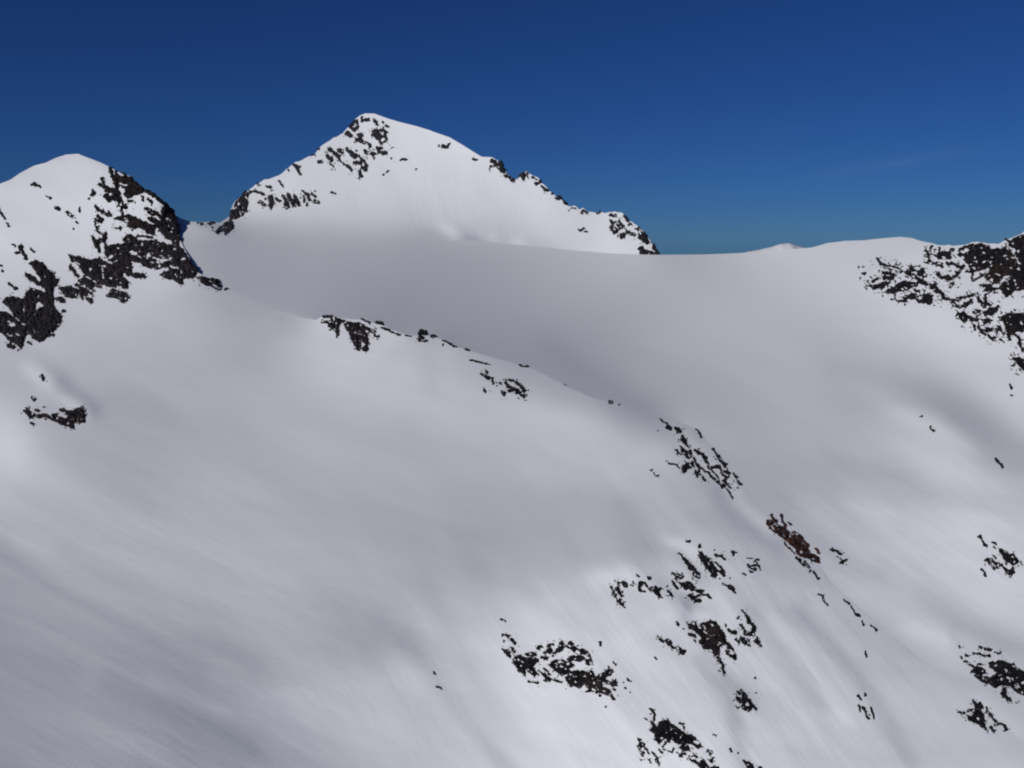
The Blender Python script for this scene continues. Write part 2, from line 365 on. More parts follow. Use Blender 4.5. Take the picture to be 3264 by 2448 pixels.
# name | label | category | group | segment | view | relief px | redness | fabric angle | ops
ROCKS = [
('cliff', 'broad dark brown rock face with snow ledges under the left summit', 'cliff', LEFT, 0, 1, 8, .3, 25, """P 1010 260 1060 275 1110 300 1160 320 1210 370 1270 425 1255 455 1200 475 1120 500 1090 470 1110 430 1060 390 1030 330
H 12 1040 280 1080 300;H 12 1060 375 1110 390;H 12 1060 420 1090 445;S 12 975 235 990 300 1000 340;S 14 1020 300 1030 400 1040 470;S 20 925 400 960 430 1000 440;S 18 930 480 965 520;S 25 1000 500 1050 510 1065 545;S 14 990 450 1020 480;S 9 1075 545 1078 600 1080 660
S 12 1290 440 1340 470 1390 510 1450 555 1480 575;S 9 1310 510 1335 535;S 9 1255 490 1260 525;S 6 1185 545;S 7 1130 530 1160 525;S 12 1100 560 1110 585;S 16 1290 590 1340 620 1380 640;S 10 1310 630 1350 650
P 1425 580 1480 575 1520 600 1545 650 1565 730 1575 810 1585 880 1570 915 1530 900 1495 870 1460 840 1420 800 1380 780 1370 740 1400 700 1430 680 1420 630;H 12 1460 680 1500 700
P 1000 680 1090 650 1180 660 1250 700 1300 720 1370 740 1400 800 1370 820 1300 820 1250 760 1200 760 1170 790 1130 750 1100 710 1040 690;H 18 1120 710;S 14 1380 640 1430 680;S 20 1330 690 1400 720;S 8 1220 830 1290 840 1340 850
P 1085 870 1120 820 1160 815 1220 880 1300 880 1370 880 1440 900 1500 910 1560 920 1610 940 1650 1000 1680 1060 1720 1110 1740 1150 1730 1185 1700 1210 1640 1200 1610 1215 1610 1265 1570 1255 1520 1215 1470 1210 1410 1180 1440 1150 1490 1145 1500 1110 1450 1110 1380 1130 1300 1110 1240 1070 1160 1060 1160 1160 1240 1160 1290 1190 1270 1210 1180 1195 1130 1180 1095 1160 1080 1190 1130 1250 1130 1300 1100 1310 1050 1260 1000 1290 900 1260 860 1260 800 1200 740 1160 680 1080 620 1010 700 1020 780 1045 870 1030 930 1060 1010 1100 960 1040 920 990 930 930 1000 910 1070 910 1110 905
Q 1130 980 1155 950 1220 985 1210 1010 1160 1000;Q 1280 990 1330 960 1400 1000 1500 1020 1530 1040 1480 1060 1400 1085 1320 1075 1290 1030;S 9 1340 970 1400 1000;S 8 1330 1000 1420 1030 1470 1030;S 14 1320 1040 1360 1050;H 14 1600 1045 1625 1035;H 12 1500 1100 1570 1120;H 9 1590 1140 1600 1160;H 10 1390 910 1400 930
H 16 970 1020 1010 1000;H 16 795 1130;H 10 870 1100 930 1105;H 9 900 1110 905 1170 910 1210;H 12 975 1210;H 9 700 1150 760 1200 850 1240;H 12 1540 950;H 20 1380 790 1390 820;H 22 1400 850 1450 880 1490 890;S 14 820 850 840 890 850 930;S 16 870 880 920 870 930 820;S 11 870 930 875 970;S 9 920 900 960 1000;S 12 620 1010 640 1050;S 11 620 1110 650 1150 690 1190
P 690 1230 740 1200 800 1215 830 1250 820 1310 790 1300 750 1260;S 12 680 1260 700 1280;S 8 840 1270 880 1280"""),
('cliff', 'black and brown rock mass at the left edge below the left mountain', 'cliff', LEFT, 0, 1, 8, .3, 40, """P 255 1080 310 1055 370 1070 410 1110 420 1140 460 1150 480 1200 520 1220 500 1270 470 1290 470 1400 490 1490 550 1550 530 1620 490 1660 470 1690 478 1720 440 1711 370 1771 330 1761 270 1721 240 1700 215 1751 185 1831 150 1791 80 1751 0 1681 -90 1650 -90 1500 0 1500 50 1510 100 1540 130 1560 110 1500 60 1450 20 1420 40 1390 110 1370 150 1400 220 1390 230 1340 280 1300 340 1320 400 1340 380 1280 320 1250 220 1190 225 1160 290 1190 360 1260 360 1200 300 1120
Q 320 1430 350 1410 400 1460 340 1480 330 1510 310 1470;H 16 395 1185;H 22 80 1610 120 1620;H 14 190 1610 210 1620;H 9 140 1565 170 1580;H 12 335 1640;H 7 310 1530;H 10 60 1707 130 1715;H 8 25 1665;H 9 215 1460 210 1500;H 8 250 1530;H 10 170 1710 140 1690;H 8 290 1380 300 1410;S 14 75 1800 115 1810;S 8 240 1770 265 1780"""),
('rock_outcrop', 'pair of blocky dark outcrops between the two big rock faces of the left mountain', 'rock outcrop', LEFT, 0, 1, 6, .3, 30, "P 520 1290 580 1285 640 1290 690 1310 690 1360 640 1390 590 1370 550 1330;P 700 1290 760 1300 810 1340 815 1430 780 1410 740 1350 730 1400 705 1360;H 6 600 1320 620 1330"),
('rock_outcrop', 'rounded dark outcrop standing alone in snow under the brown rock face', 'rock outcrop', LEFT, 0, 1, 6, .2, 20, "P 960 1340 990 1300 1060 1320 1100 1330 1140 1370 1120 1395 1085 1425 1050 1390 1000 1370 965 1375;H 7 1000 1345;S 4 940 1360;S 4 1145 1385"),
('rock_outcrop', 'grey rock hump at the right foot of the left mountain', 'rock outcrop', LEFT, 0, 1, 6, .2, 20, "P 1745 1200 1790 1190 1850 1210 1910 1215 1940 1250 1950 1310 1910 1305 1860 1280 1800 1260 1765 1240;H 8 1835 1240 1850 1260;S 4 1975 1300 2000 1300"),
('boulder', 'small round rock just left of the snow tongue beside the lower rock mass', 'boulder', LEFT, 0, 1, 4, .2, 20, "S 22 535 1395 550 1405"),
('boulder', 'tiny rock in snow right of the lower left rock mass', 'boulder', LEFT, 0, 1, 3, .2, 20, "S 12 560 1492 570 1498"),
('rock_outcrop', 'thin line of rocks above the lower left rock mass', 'rock outcrop', LEFT, 0, 1, 3, .2, 60, "S 11 170 930 200 970 225 1020;S 8 140 985 190 975;S 9 215 1035 235 1040;S 6 180 905 200 940;S 5 270 945 300 980;S 6 105 910 130 925"),
('rock_outcrop', 'small rock strip in snow left of the lower rock mass at picture edge', 'rock outcrop', LEFT, 0, 1, 3, .2, 40, "S 7 75 1250 110 1275 145 1300;S 6 5 1100 20 1100;S 8 20 1150"),
('rock_outcrop', 'short dark rock rib at the left edge below the left skyline', 'rock outcrop', LEFT, 0, 1, 3, .2, 60, "S 6 0 610 20 660 45 690;S 8 -10 590 0 620;S 3 60 720 80 750"),
('rock_outcrop', 'highest small rock on the open snow of the left mountain', 'rock outcrop', LEFT, 0, 1, 3, .1, 30, "S 9 285 385 300 375 320 390 355 405"),
('rock_outcrop', 'flat small rock second from the top on the left mountain snow', 'rock outcrop', LEFT, 0, 1, 3, .1, 20, "S 7 400 485 445 500"),
('boulder', 'paired dark rocks midway down the left mountain snow face', 'boulder', LEFT, 0, 1, 3, .1, 20, "S 12 485 590 515 595"),
('rock_outcrop', 'broken string of rocks lowest on the left mountain snow face', 'rock outcrop', LEFT, 0, 1, 3, .1, 40, "S 11 585 625 600 645 640 660;S 5 665 675;S 10 680 718;S 6 650 770;S 5 700 595 705 620"),
('rock_outcrop', 'dark rock cluster in snow left of the top of the brown rock face', 'rock outcrop', LEFT, 0, 1, 3, .1, 60, "S 15 820 440 830 460 810 475;S 6 785 510"),
('rock_outcrop', 'speckled rocks just under the left summit snow cap', 'rock outcrop', LEFT, 0, 1, 3, .1, 60, "S 13 905 330 910 365;S 9 870 380 890 385"),
('rock_outcrop', 'slanting rock band crossing snow left of the brown rock face', 'rock outcrop', LEFT, 0, 1, 4, .1, 35, "S 11 845 575 880 610 930 640 970 655;S 8 960 625 980 650;S 13 860 660 875 690;S 18 850 700 890 695;S 6 840 740 860 780 890 820 925 830;S 6 1020 770 1070 780"),
('rock_outcrop', 'ledge of dark rock ending in a black block, low on the left', 'rock outcrop', LEFT, 0, 5, 7, .25, 15, """P 200 850 250 840 265 870 260 890 290 900 300 920 260 920 230 880;S 8 300 890 330 900;S 12 350 900 400 900 430 915;S 5 310 845 350 855;P 440 925 480 895 540 915 620 940 650 960 640 1010 580 985 500 955;S 10 540 845 580 860
P 570 860 640 850 690 830 720 825 745 870 742 965 700 965 660 955 600 920 600 890;H 9 690 852;S 6 460 890 510 885;S 9 275 965 290 975;S 5 385 820"""),
('boulder', 'small dark rock in snow above the low left ledge', 'boulder', LEFT, 0, 5, 4, .1, 20, "S 14 290 745 300 755"),
('boulder', 'narrow grey rock below the bright snow bump at far left', 'boulder', LEFT, 0, 5, 4, .1, 60, "S 9 370 545 390 575"),
# central peak
('rock_outcrop', 'low rocks on the col left of the central peak', 'rock outcrop', PEAKG, 2, 1, 4, .15, 30, "S 10 1780 735;S 6 1840 720 1890 725;S 6 1870 760;P 1900 790 1940 760 1990 720 2030 700 2060 730 2040 780 2010 800 1980 815 1960 790 1920 810;S 6 1740 722"),
('cliff', 'dark buttress at the lower left end of the central peak ridge', 'cliff', PEAKG, 2, 2, 7, .1, 60, "P 500 860 530 880 525 940 525 980 515 1030 490 1065 450 1090 400 1100 365 1100 380 1030 410 985 430 940 465 900;H 10 450 945 445 980;H 7 400 1010 420 1000;H 6 470 1030 490 1050"),
('rock_outcrop', 'band of broken rocks along the foot of the peak left ridge', 'rock outcrop', PEAKG, 2, 2, 4, .05, 70, """S 9 540 870 580 860 630 865 660 880;S 12 620 795;S 7 690 820 730 820;S 6 740 850;P 620 940 650 945 690 970 680 990 640 975;P 700 900 740 890 760 950 740 1010 715 1000 700 980 725 960;S 10 680 920;S 10 780 920 800 945
P 820 880 850 900 870 940 890 1000 860 1010 845 980 835 930;S 14 880 890 900 930 930 945;S 10 940 900 960 960 975 985;S 10 910 960 920 980;S 7 960 925 970 960;S 8 1015 855 1040 880 1060 895;S 8 1015 905 1020 940;S 5 990 910;S 4 1050 900 1080 940;S 7 1045 980;S 5 1090 885 1120 905;S 8 1120 935 1150 955"""),
('rock_outcrop', 'tiny isolated rocks right of the band under the peak left ridge', 'rock outcrop', PEAKG, 2, 2, 3, 0, 20, "S 5 1265 865 1300 875;S 4 1120 857"),
('rock_outcrop', 'small rocks on the peak left skyline halfway up', 'rock outcrop', PEAKG, 2, 2, 3, .05, 60, "S 9 935 630 960 650 975 690 990 710;S 5 950 640 980 640;S 5 880 670;S 4 800 760 820 790 835 825"),
('rock_outcrop', 'little rocks just under the peak left skyline, second notch', 'rock outcrop', PEAKG, 2, 2, 3, .05, 20, "S 5 1095 543 1120 540;S 11 1150 595 1185 590;S 4 1155 488;S 4 1210 510"),
('rock_outcrop', 'diagonal scatter of rocks across the middle of the peak face', 'rock outcrop', PEAKG, 2, 2, 4, 0, 50, """S 9 1235 485 1270 510 1290 530;S 14 1330 500 1360 510;S 13 1230 550 1260 580;S 8 1255 620 1275 640;S 9 1300 530 1330 560 1340 580;S 6 1340 590 1390 630 1410 640;S 12 1420 650 1440 670;S 10 1400 480 1420 510;S 21 1440 520 1470 550
S 14 1480 600 1520 610;S 9 1500 550 1540 590 1575 630;S 18 1540 650 1560 660;S 12 1510 680 1520 720;S 6 1505 740;S 7 1480 500"""),
('rock_outcrop', 'dark rocks on the skyline left of the snowy summit', 'rock outcrop', PEAKG, 2, 2, 6, .05, 60, "P 1420 290 1460 230 1500 225 1500 300 1470 330 1430 315;S 16 1400 345 1430 370"),
('rock_outcrop', 'pale rock ribs directly beneath the snowy summit', 'rock outcrop', PEAKG, 2, 2, 3, 0, 40, "S 9 1530 210 1530 240;S 6 1560 215 1600 215;S 10 1545 230 1590 225;S 7 1640 220 1670 270;S 7 1720 245;S 6 1735 280 1765 290;S 11 1650 240"),
('rock_outcrop', 'large grey knob of rock below the summit of the peak', 'rock outcrop', PEAKG, 2, 2, 5, 0, 40, "P 1610 360 1640 310 1680 320 1720 300 1750 340 1750 380 1710 380 1680 410 1650 390;H 7 1700 330;S 6 1690 400 1700 440 1730 420 1750 390"),
('rock_outcrop', 'forked dark rocks left of the grey knob on the peak', 'rock outcrop', PEAKG, 2, 2, 4, 0, 40, "S 14 1510 360 1530 400 1550 430;S 16 1490 405 1530 410;S 8 1570 430 1605 460"),
('rock_outcrop', 'hook-shaped rocks below the grey knob on the peak', 'rock outcrop', PEAKG, 2, 2, 4, 0, 20, "S 11 1560 500 1580 520 1640 530;S 14 1670 480 1680 510 1740 515;S 9 1700 480;S 9 1630 545 1640 570;S 6 1795 470;S 6 1790 565"),
('rock_outcrop', 'sparse pebbly rocks on the open snow right of the peak centre', 'rock outcrop', PEAKG, 2, 2, 3, 0, 20, "S 5 1865 590 1890 570 1920 575;S 5 1720 708;S 6 1745 690 1760 680;S 3 2005 665"),
('rock_outcrop', 'lone rock patch under the peak right skyline', 'rock outcrop', PEAKG, 2, 3, 3, 0, 20, "S 9 275 180;S 13 310 185 340 190;S 7 350 175 375 155"),
('rock_outcrop', 'faint little rocks above the shoulder of the right skyline', 'rock outcrop', PEAKG, 2, 3, 3, 0, 20, "S 5 570 297 610 302"),
('rock_outcrop', 'dark shoulder rock dropping into the notch on the peak right ridge', 'rock outcrop', PEAKG, 2, 3, 5, .1, 50, "S 12 740 310 770 325;P 770 330 820 320 840 370 870 420 910 460 935 488 900 480 850 440 820 395 790 375;S 6 730 365 760 355"),
('rock_outcrop', 'pointed snow-dusted tooth right of the notch on the ridge', 'rock outcrop', PEAKG, 2, 3, 5, .1, 50, "P 990 440 1020 420 1040 430 1030 470 1015 485 1000 465;S 4 1045 415 1060 425"),
('rock_outcrop', 'string of rocks along the falling ridge beyond the tooth', 'rock outcrop', PEAKG, 2, 3, 4, .1, 40, "S 10 1130 515 1150 510;S 7 1100 450 1130 480;S 6 1165 490;S 7 1175 535 1200 560 1235 575;S 6 1270 600;S 13 1310 640 1340 640;S 9 1375 670 1390 690;S 4 1440 730 1480 735;S 6 1530 765 1550 745 1580 770;S 4 1670 770 1700 770"),
('cliff', 'speckled rock face on the bluff ending the peak right ridge', 'cliff', PEAKG, 2, 3, 5, .1, 60, "S 9 1780 790 1830 790;S 8 1790 840 1810 870;S 9 1860 840 1880 880 1900 900;P 1785 890 1820 890 1855 920 1850 945 1810 950 1800 920;P 1855 965 1890 945 1920 960 1910 995 1880 1000;S 7 1830 850 1850 880 1870 910;S 10 1930 940 1960 955 2000 960;S 8 1900 800 1930 830 1960 870"),
('cliff', 'dark rock rim dropping to the glacier edge at the peak right end', 'cliff', PEAKG, 2, 3, 6, .15, 55, "P 2010 910 2040 905 2080 945 2115 990 2140 1040 2110 1040 2060 1020 2030 990 2040 950;P 2030 1080 2060 1065 2110 1100 2150 1105 2180 1130 2130 1150 2050 1145;S 9 2160 1060 2180 1100 2200 1130;S 6 2070 1030"),
('rock_outcrop', 'small rocks on snow left of the bluff of the peak right end', 'rock outcrop', PEAKG, 2, 3, 3, 0, 30, "S 6 1500 915;S 8 1520 925 1545 900;S 5 1560 935 1580 942"),
# right crag
('rock_outcrop', 'four tiny specks of rock on snow left of the crag', 'rock outcrop', CRAG, 1, 4, 3, 0, 10, "S 6 755 555;S 7 795 555;S 5 780 617 805 617;S 5 770 655"),
('cliff', 'layered snowy rock bluff at the left end of the crag', 'cliff', CRAG, 1, 4, 6, .05, 15, """S 6 915 480 940 520;P 930 510 980 525 940 545;S 10 960 530 1000 540;P 990 560 1020 540 1100 555 1140 585 1130 605 1080 580 1030 580;S 6 1085 525;S 10 950 600 1010 610;S 8 1030 605 1080 630;S 12 980 650 1060 655;S 10 880 680 920 655;P 820 720 900 720 980 690 1030 690 1000 720 960 740 880 745;S 5 830 685
P 985 780 1020 750 1070 740 1110 700 1150 675 1220 690 1280 700 1270 725 1210 740 1150 770 1100 770 1050 790;H 7 1085 745;S 14 1180 600 1230 630 1270 650 1310 680;S 8 1210 570 1260 590 1300 610;S 12 1310 580 1320 610;S 16 1320 690 1370 710 1400 730;P 1400 720 1430 690 1460 760 1440 790 1415 760;S 5 1280 620 1350 640
S 5 1080 800 1070 840 1100 855 1170 860 1180 840 1150 825;S 16 1200 820 1250 810;S 8 1260 770 1290 765;P 1260 840 1300 800 1380 790 1410 810 1400 860 1380 885 1320 870 1280 870;H 9 1310 800"""),
('cliff', 'high snowy rock wall of the crag beneath the skyline', 'cliff', CRAG, 1, 4, 7, .25, 20, """P 1410 450 1470 430 1530 420 1570 440 1565 480 1520 490 1470 480;S 10 1400 370 1390 400;S 8 1360 420 1370 460;S 8 1410 520 1470 545 1490 550;S 10 1540 530 1600 530 1650 560;S 12 1590 400 1550 430;S 7 1470 380;S 7 1350 520 1390 500;S 12 1450 620 1490 650;P 1480 650 1540 630 1590 660 1560 675;S 9 1600 640 1650 600 1680 540;S 8 1640 450 1700 450;S 8 1650 400 1720 380 1760 360;S 7 1580 710 1570 720
P 1720 430 1760 360 1830 350 1900 370 1930 400 1980 390 2040 385 2100 430 2130 480 2120 560 2080 540 2040 510 1960 520 1900 560 1850 580 1770 600 1700 600 1740 560 1720 520 1690 490;H 9 1830 520 1890 505;H 8 1970 430;S 9 1760 670 1830 640 1880 620;P 1840 720 1880 700 1950 740 1990 740 2030 700 2050 690 2040 740 1980 750 1930 770 1900 790 1870 750"""),
('boulder', 'smooth brown slab of rock in the middle of the crag', 'boulder', CRAG, 1, 4, 7, .7, 20, "P 1890 640 1920 560 1980 510 2040 500 2080 540 2110 600 2060 620 2030 640 1990 690 1940 705 1900 680"),
('cliff', 'black cliff cut by the right edge of the picture', 'cliff', CRAG, 1, 4, 9, .3, 60, "P 2050 310 2090 330 2150 300 2180 280 2300 250 2420 240 2420 760 2140 760 2110 780 2070 815 2030 800 2020 770 2050 740 2040 700 2080 640 2100 600 2130 540 2160 480 2140 440 2200 400 2150 400 2090 380;H 12 2180 540 2150 480;H 9 2190 430;H 12 2090 640 2060 680;H 14 2300 500 2380 420"),
('cliff', 'ragged lower rock band of the crag above the open snow', 'cliff', CRAG, 1, 4, 6, .1, 40, """S 8 1470 780 1520 830 1580 850;S 9 1580 860 1660 830 1700 820;S 7 1720 820 1780 790;S 10 1590 890 1640 910 1720 880 1750 850;S 12 1800 800 1820 860 1870 900;S 8 1870 800 1880 850;S 10 1880 880 1920 890;P 1850 960 1900 930 1960 910 1990 890 1980 940 1920 980 1880 980;P 1630 970 1680 950 1720 990 1690 1050 1650 1010;S 14 1740 1010 1800 1020;S 10 1780 960 1820 940;S 8 1800 990
P 1830 1020 1890 1010 1930 1030 1870 1060;S 7 1775 1080 1780 1110;S 9 1810 1080 1840 1120 1870 1150;S 9 1900 1110 1930 1110;S 8 1970 1110;S 9 1900 1160 1930 1190 1960 1180;S 6 1940 1205;S 7 2000 1090 2020 1130;S 4 2005 1185 2040 1220"""),
('cliff', 'black undercut wall beneath a snow shelf at the right edge', 'cliff', CRAG, 1, 4, 8, .15, 30, "P 2000 1000 2060 970 2130 965 2260 960 2420 950 2420 1120 2260 1120 2140 1120 2130 1150 2090 1160 2060 1120 2040 1060;S 6 2150 1160 2180 1190;S 10 2170 1220 2190 1270 2210 1290;S 6 2070 1140 2090 1190"),
('rock_outcrop', 'rough dark outcrop at the right edge below the undercut wall', 'rock outcrop', CRAG, 1, 4, 5, .1, 30, "P 2110 1350 2160 1360 2210 1370 2400 1370 2400 1500 2200 1460 2170 1420 2140 1390;S 7 2125 1420;S 5 2100 1330;S 6 2175 1460"),
('rock_outcrop', 'two thin rock slivers in snow near the right edge', 'rock outcrop', CRAG, 1, 8, 3, 0, 70, "S 6 2090 210 2105 245;S 5 2105 300"),
# moraine ridge
('rock_outcrop', 'comb of dark rocks at the left start of the snow ridge', 'rock outcrop', RIDGE, 0, 6, 5, .1, 80, "S 6 225 297 280 300;S 5 225 348 260 350;S 9 290 300 295 340;S 9 280 370;P 320 310 380 320 420 345 400 350 370 360 360 390 330 400 310 420 290 410 270 390 300 370 330 350;S 7 350 400 345 450 345 470;P 335 430 350 400 370 430"),
('rock_outcrop', 'wedge of brown-black rock below the left end of the snow ridge', 'rock outcrop', RIDGE, 0, 6, 6, .3, 50, """P 415 360 460 350 520 360 560 380 610 395 640 400 620 430 620 500 615 560 625 590 600 610 570 595 555 560 550 560 545 600 520 595 500 550 460 490 460 460 440 430 415 400;H 8 480 410;H 8 500 445 550 460 590 470;H 7 475 460;H 6 545 400 550 430;H 6 560 510;H 5 600 570;H 6 547 540 548 580;S 5 620 430 660 450 690 480 710 480;S 4 640 420 680 430;S 6 620 530 630 540"""),
('rock_outcrop', 'thin rocky lip along the snow ridge left of the square block', 'rock outcrop', RIDGE, 0, 6, 3, .1, 25, "S 4 560 328 630 355;S 4 690 345 740 360;S 5 740 400 800 420 870 455 910 460;S 5 880 465;S 4 950 465 1000 470"),
('boulder', 'black square block perched on the crest of the snow ridge', 'boulder', RIDGE, 0, 6, 5, .05, 20, "P 1062 455 1070 430 1100 422 1130 425 1145 460 1110 462"),
('boulder', 'dark rock just below the square block on the ridge', 'boulder', RIDGE, 0, 6, 4, .05, 20, "S 14 1075 485 1100 492;S 6 1060 512;S 5 1105 505;S 4 1130 512"),
('rock_outcrop', 'thin rocky lip along the snow ridge right of the square block', 'rock outcrop', RIDGE, 0, 6, 3, .1, 30, "S 6 1170 475 1210 475;S 5 1190 488;S 5 1275 515 1330 535 1395 570;S 4 1480 592 1510 598;S 4 1275 552"),
('rock_outcrop', 'hair-thin line of stones where the snow ridge flattens', 'rock outcrop', RIDGE, 0, 6, 3, .1, 15, "S 4 1520 690 1570 692 1630 708;S 3 1650 715 1700 728;S 3 1940 730 2030 745"),
('rock_outcrop', 'row of small curved rocks under the middle of the ridge', 'rock outcrop', RIDGE, 0, 6, 4, .05, 50, "S 11 1625 810 1650 830;S 6 1670 790;S 7 1675 850;S 7 1710 850 1720 890;S 5 1665 835;S 8 1780 890;S 3 1650 960"),
('rock_outcrop', 'oval rock patch with a snow centre under the middle of the ridge', 'rock outcrop', RIDGE, 0, 6, 5, .05, 35, "S 10 1830 880 1850 910 1880 930;S 6 1860 860 1900 870 1930 890 1960 920 2000 950;S 9 1910 940 1930 970 1960 970;S 11 1960 990 1990 1000;S 10 1860 960 1890 950;S 12 1800 965 1815 990;S 8 1830 970;S 6 1990 1020;S 8 1980 960;S 8 2005 1000"),
('boulder', 'two tiny stones on the crest before the ridge bends down', 'boulder', RIDGE, 0, 7, 3, .05, 20, "S 8 120 225 140 228;S 4 205 247"),
('rock_outcrop', 'thin slanting rock line at the top of the ridge bend', 'rock outcrop', RIDGE, 0, 7, 3, .05, 45, "S 4 560 372 590 400 630 420 660 455;S 9 630 445 655 465"),
('rock_outcrop', 'narrow dark rib curving down the left side of the ridge bend', 'rock outcrop', RIDGE, 0, 7, 4, .05, 55, "S 14 710 460 740 490;S 8 760 520 780 560 800 600;S 4 750 555 790 600 820 630"),
('rock_outcrop', 'black spiky outcrop in the middle of the ridge bend', 'rock outcrop', RIDGE, 0, 7, 5, .05, 55, "S 8 745 625 770 650 800 660;S 4 700 650 740 680 770 690;S 10 790 680 810 720;P 760 790 790 770 850 750 865 790 840 810 800 820 770 855;S 8 830 650 840 700;S 7 860 720 890 780 910 800;S 7 870 830 890 880;S 7 905 830 915 870;S 7 940 890 965 915"),
('rock_outcrop', 'long broken rocks on the bright right flank of the ridge bend', 'rock outcrop', RIDGE, 0, 7, 4, .05, 50, "S 14 940 690 960 720;S 6 870 650 920 690;S 8 970 740 990 770;S 14 1030 800 1070 795;S 8 1080 790 1100 820;S 9 1070 700 1100 740 1120 770 1150 780;S 9 1130 770 1130 800;S 10 1130 840 1170 850;S 7 1100 850 1130 880 1160 890;S 5 1215 860 1240 890;S 8 1250 930 1275 950;S 8 1130 925 1170 960;S 4 1180 985"),
('rock_outcrop', 'long thin rock seam running down the ridge bend', 'rock outcrop', RIDGE, 0, 7, 3, .05, 52, "S 4 930 810 990 850 1020 880;S 9 1020 880 1060 920 1090 945;S 4 980 790 1040 850 1080 900;S 5 1100 960 1120 985;S 4 1110 950 1160 1000 1200 1060;S 4 1195 1050 1205 1070"),
('rock_outcrop', 'dark sliver on the far lip of the ridge bend', 'rock outcrop', RIDGE, 0, 7, 3, .05, 60, "S 3 880 465 930 540;S 3 1030 640 1060 690"),
('rock_outcrop', 'faint grey rocks left of the spiky outcrop', 'rock outcrop', RIDGE, 0, 7, 2.5, 0, 30, "S 6 620 745;S 4 640 765 680 775 715 780 735 810;S 4 545 480"),
('rock_outcrop', 'small grey triangle of rocks left below the ridge bend', 'rock outcrop', RIDGE, 0, 7, 3, 0, 60, "S 10 485 822;S 6 510 855;S 4 525 875 550 875"),
('rock_outcrop', 'elongated reddish brown outcrop on the lower ridge', 'rock outcrop', RIDGE, 0, 7, 6, .85, 50, """P 1500 1275 1540 1265 1580 1290 1620 1310 1660 1340 1700 1380 1730 1400 1780 1430 1830 1460 1870 1520 1890 1560 1960 1590 1970 1640 1930 1640 1880 1600 1840 1590 1800 1590 1770 1550 1740 1500 1700 1460 1620 1410 1560 1360 1510 1310;H 9 1545 1315;H 8 1605 1345;H 9 1660 1395;H 6 1690 1420
S 8 1545 1220 1560 1250 1590 1280;S 8 1630 1220 1645 1270 1655 1310 1670 1330;S 4 1690 1290 1720 1310;S 14 1740 1380 1790 1410 1820 1450 1870 1490;S 14 1920 1590 1950 1620;S 6 1940 1520 1960 1560;H 8 1880 1560;H 6 1910 1555"""),
('rock_outcrop', 'tail of thin dark rocks below the reddish outcrop', 'rock outcrop', RIDGE, 0, 9, 3, .2, 55, "S 5 1860 350 1900 390 1930 430;S 10 1945 390 1970 440;S 7 1985 470;S 7 2020 480 2045 520 2065 540;S 3 1760 230 1810 290 1850 330"),
('rock_outcrop', 'dark rocks in snow right of the reddish outcrop', 'rock outcrop', RIGHT, 1, 7, 4, .1, 45, "S 9 2080 1525 2130 1545 2160 1560;S 5 2130 1585;S 10 2160 1640 2200 1620;S 6 2180 1650"),
# lower slope
('boulder', 'flat stone at the top of the lower rock field', 'boulder', LOW, 0, 9, 3, 0, 10, "S 7 900 213 925 216"),
('boulder', 'upright stone above the tall black slab', 'boulder', LOW, 0, 9, 3, 0, 80, "S 10 1013 250 1015 268"),
('rock_outcrop', 'tall black slab leaning down the slope, top of the lower rock field', 'rock outcrop', LOW, 0, 9, 6, .05, 60, "P 1003 320 1030 315 1060 340 1080 370 1110 370 1130 410 1160 450 1165 490 1150 540 1120 510 1090 470 1060 450 1040 400 1010 360;H 9 1045 318"),
('rock_outcrop', 'grey snow-dusted rock against the right of the tall black slab', 'rock outcrop', LOW, 0, 9, 3, 0, 50, "S 5 1150 400 1180 430 1210 460 1235 490;S 11 1200 480 1220 510;S 6 1180 480"),
('rock_outcrop', 'lacy grey rocks below right of the tall black slab', 'rock outcrop', LOW, 0, 9, 3, 0, 45, "S 6 1190 550;S 6 1220 590 1260 610 1300 640 1320 660;S 6 1280 600 1310 620 1320 650;S 6 1280 545"),
('rock_outcrop', 'long dark outcrop parallel left of the tall black slab', 'rock outcrop', LOW, 0, 9, 5, .05, 55, "S 9 870 370 900 390;P 880 400 920 390 950 430 970 460 1000 490 1020 530 1000 540 960 525 950 480 920 460 900 430;H 6 960 480;S 3 830 320 870 360"),
('rock_outcrop', 'chain of broken black rocks with a curled lower tail', 'rock outcrop', LOW, 0, 9, 5, .05, 45, "P 765 485 800 500 790 515;P 790 540 820 500 860 520 860 550 820 560;P 835 580 880 580 920 570 950 590 980 640 960 650 920 630 880 640 850 610;S 11 990 650 1030 650;S 17 930 690 960 710;S 15 980 740 1010 740;S 11 990 700 1030 680;S 6 1040 680 1080 690 1100 715;H 8 960 670"),
('boulder', 'slim rock left of the chain of black rocks', 'boulder', LOW, 0, 9, 3, .05, 60, "S 8 770 570 790 595 815 630"),
('rock_outcrop', 'upright cluster of black rocks, leftmost in the upper row', 'rock outcrop', LOW, 0, 9, 5, .05, 60, "S 9 230 620 250 660;S 16 340 580 360 610;S 10 300 580;S 14 285 630 300 660;S 8 320 660 320 690;S 10 270 690;P 280 740 310 720 340 740 350 790 310 770"),
('rock_outcrop', 'ring of grey rock beside the upright black cluster', 'rock outcrop', LOW, 0, 9, 4, 0, 30, "S 8 485 580 480 620 490 650 530 655;S 8 490 575 530 590 550 610;S 5 500 600;S 5 425 575;S 5 418 602"),
('boulder', 'pair of small stones above the grey rock ring', 'boulder', LOW, 0, 9, 3, 0, 40, "S 6 465 515 480 525;S 9 560 535 575 540"),
('rock_outcrop', 'ragged dark rock right of the grey rock ring', 'rock outcrop', LOW, 0, 9, 4, .05, 55, "S 6 570 630 600 650;P 595 620 630 610 650 640 660 680 680 710 650 710 630 690 600 660;H 5 650 680;S 6 675 630;S 8 660 640;S 5 725 645 745 665 765 695"),
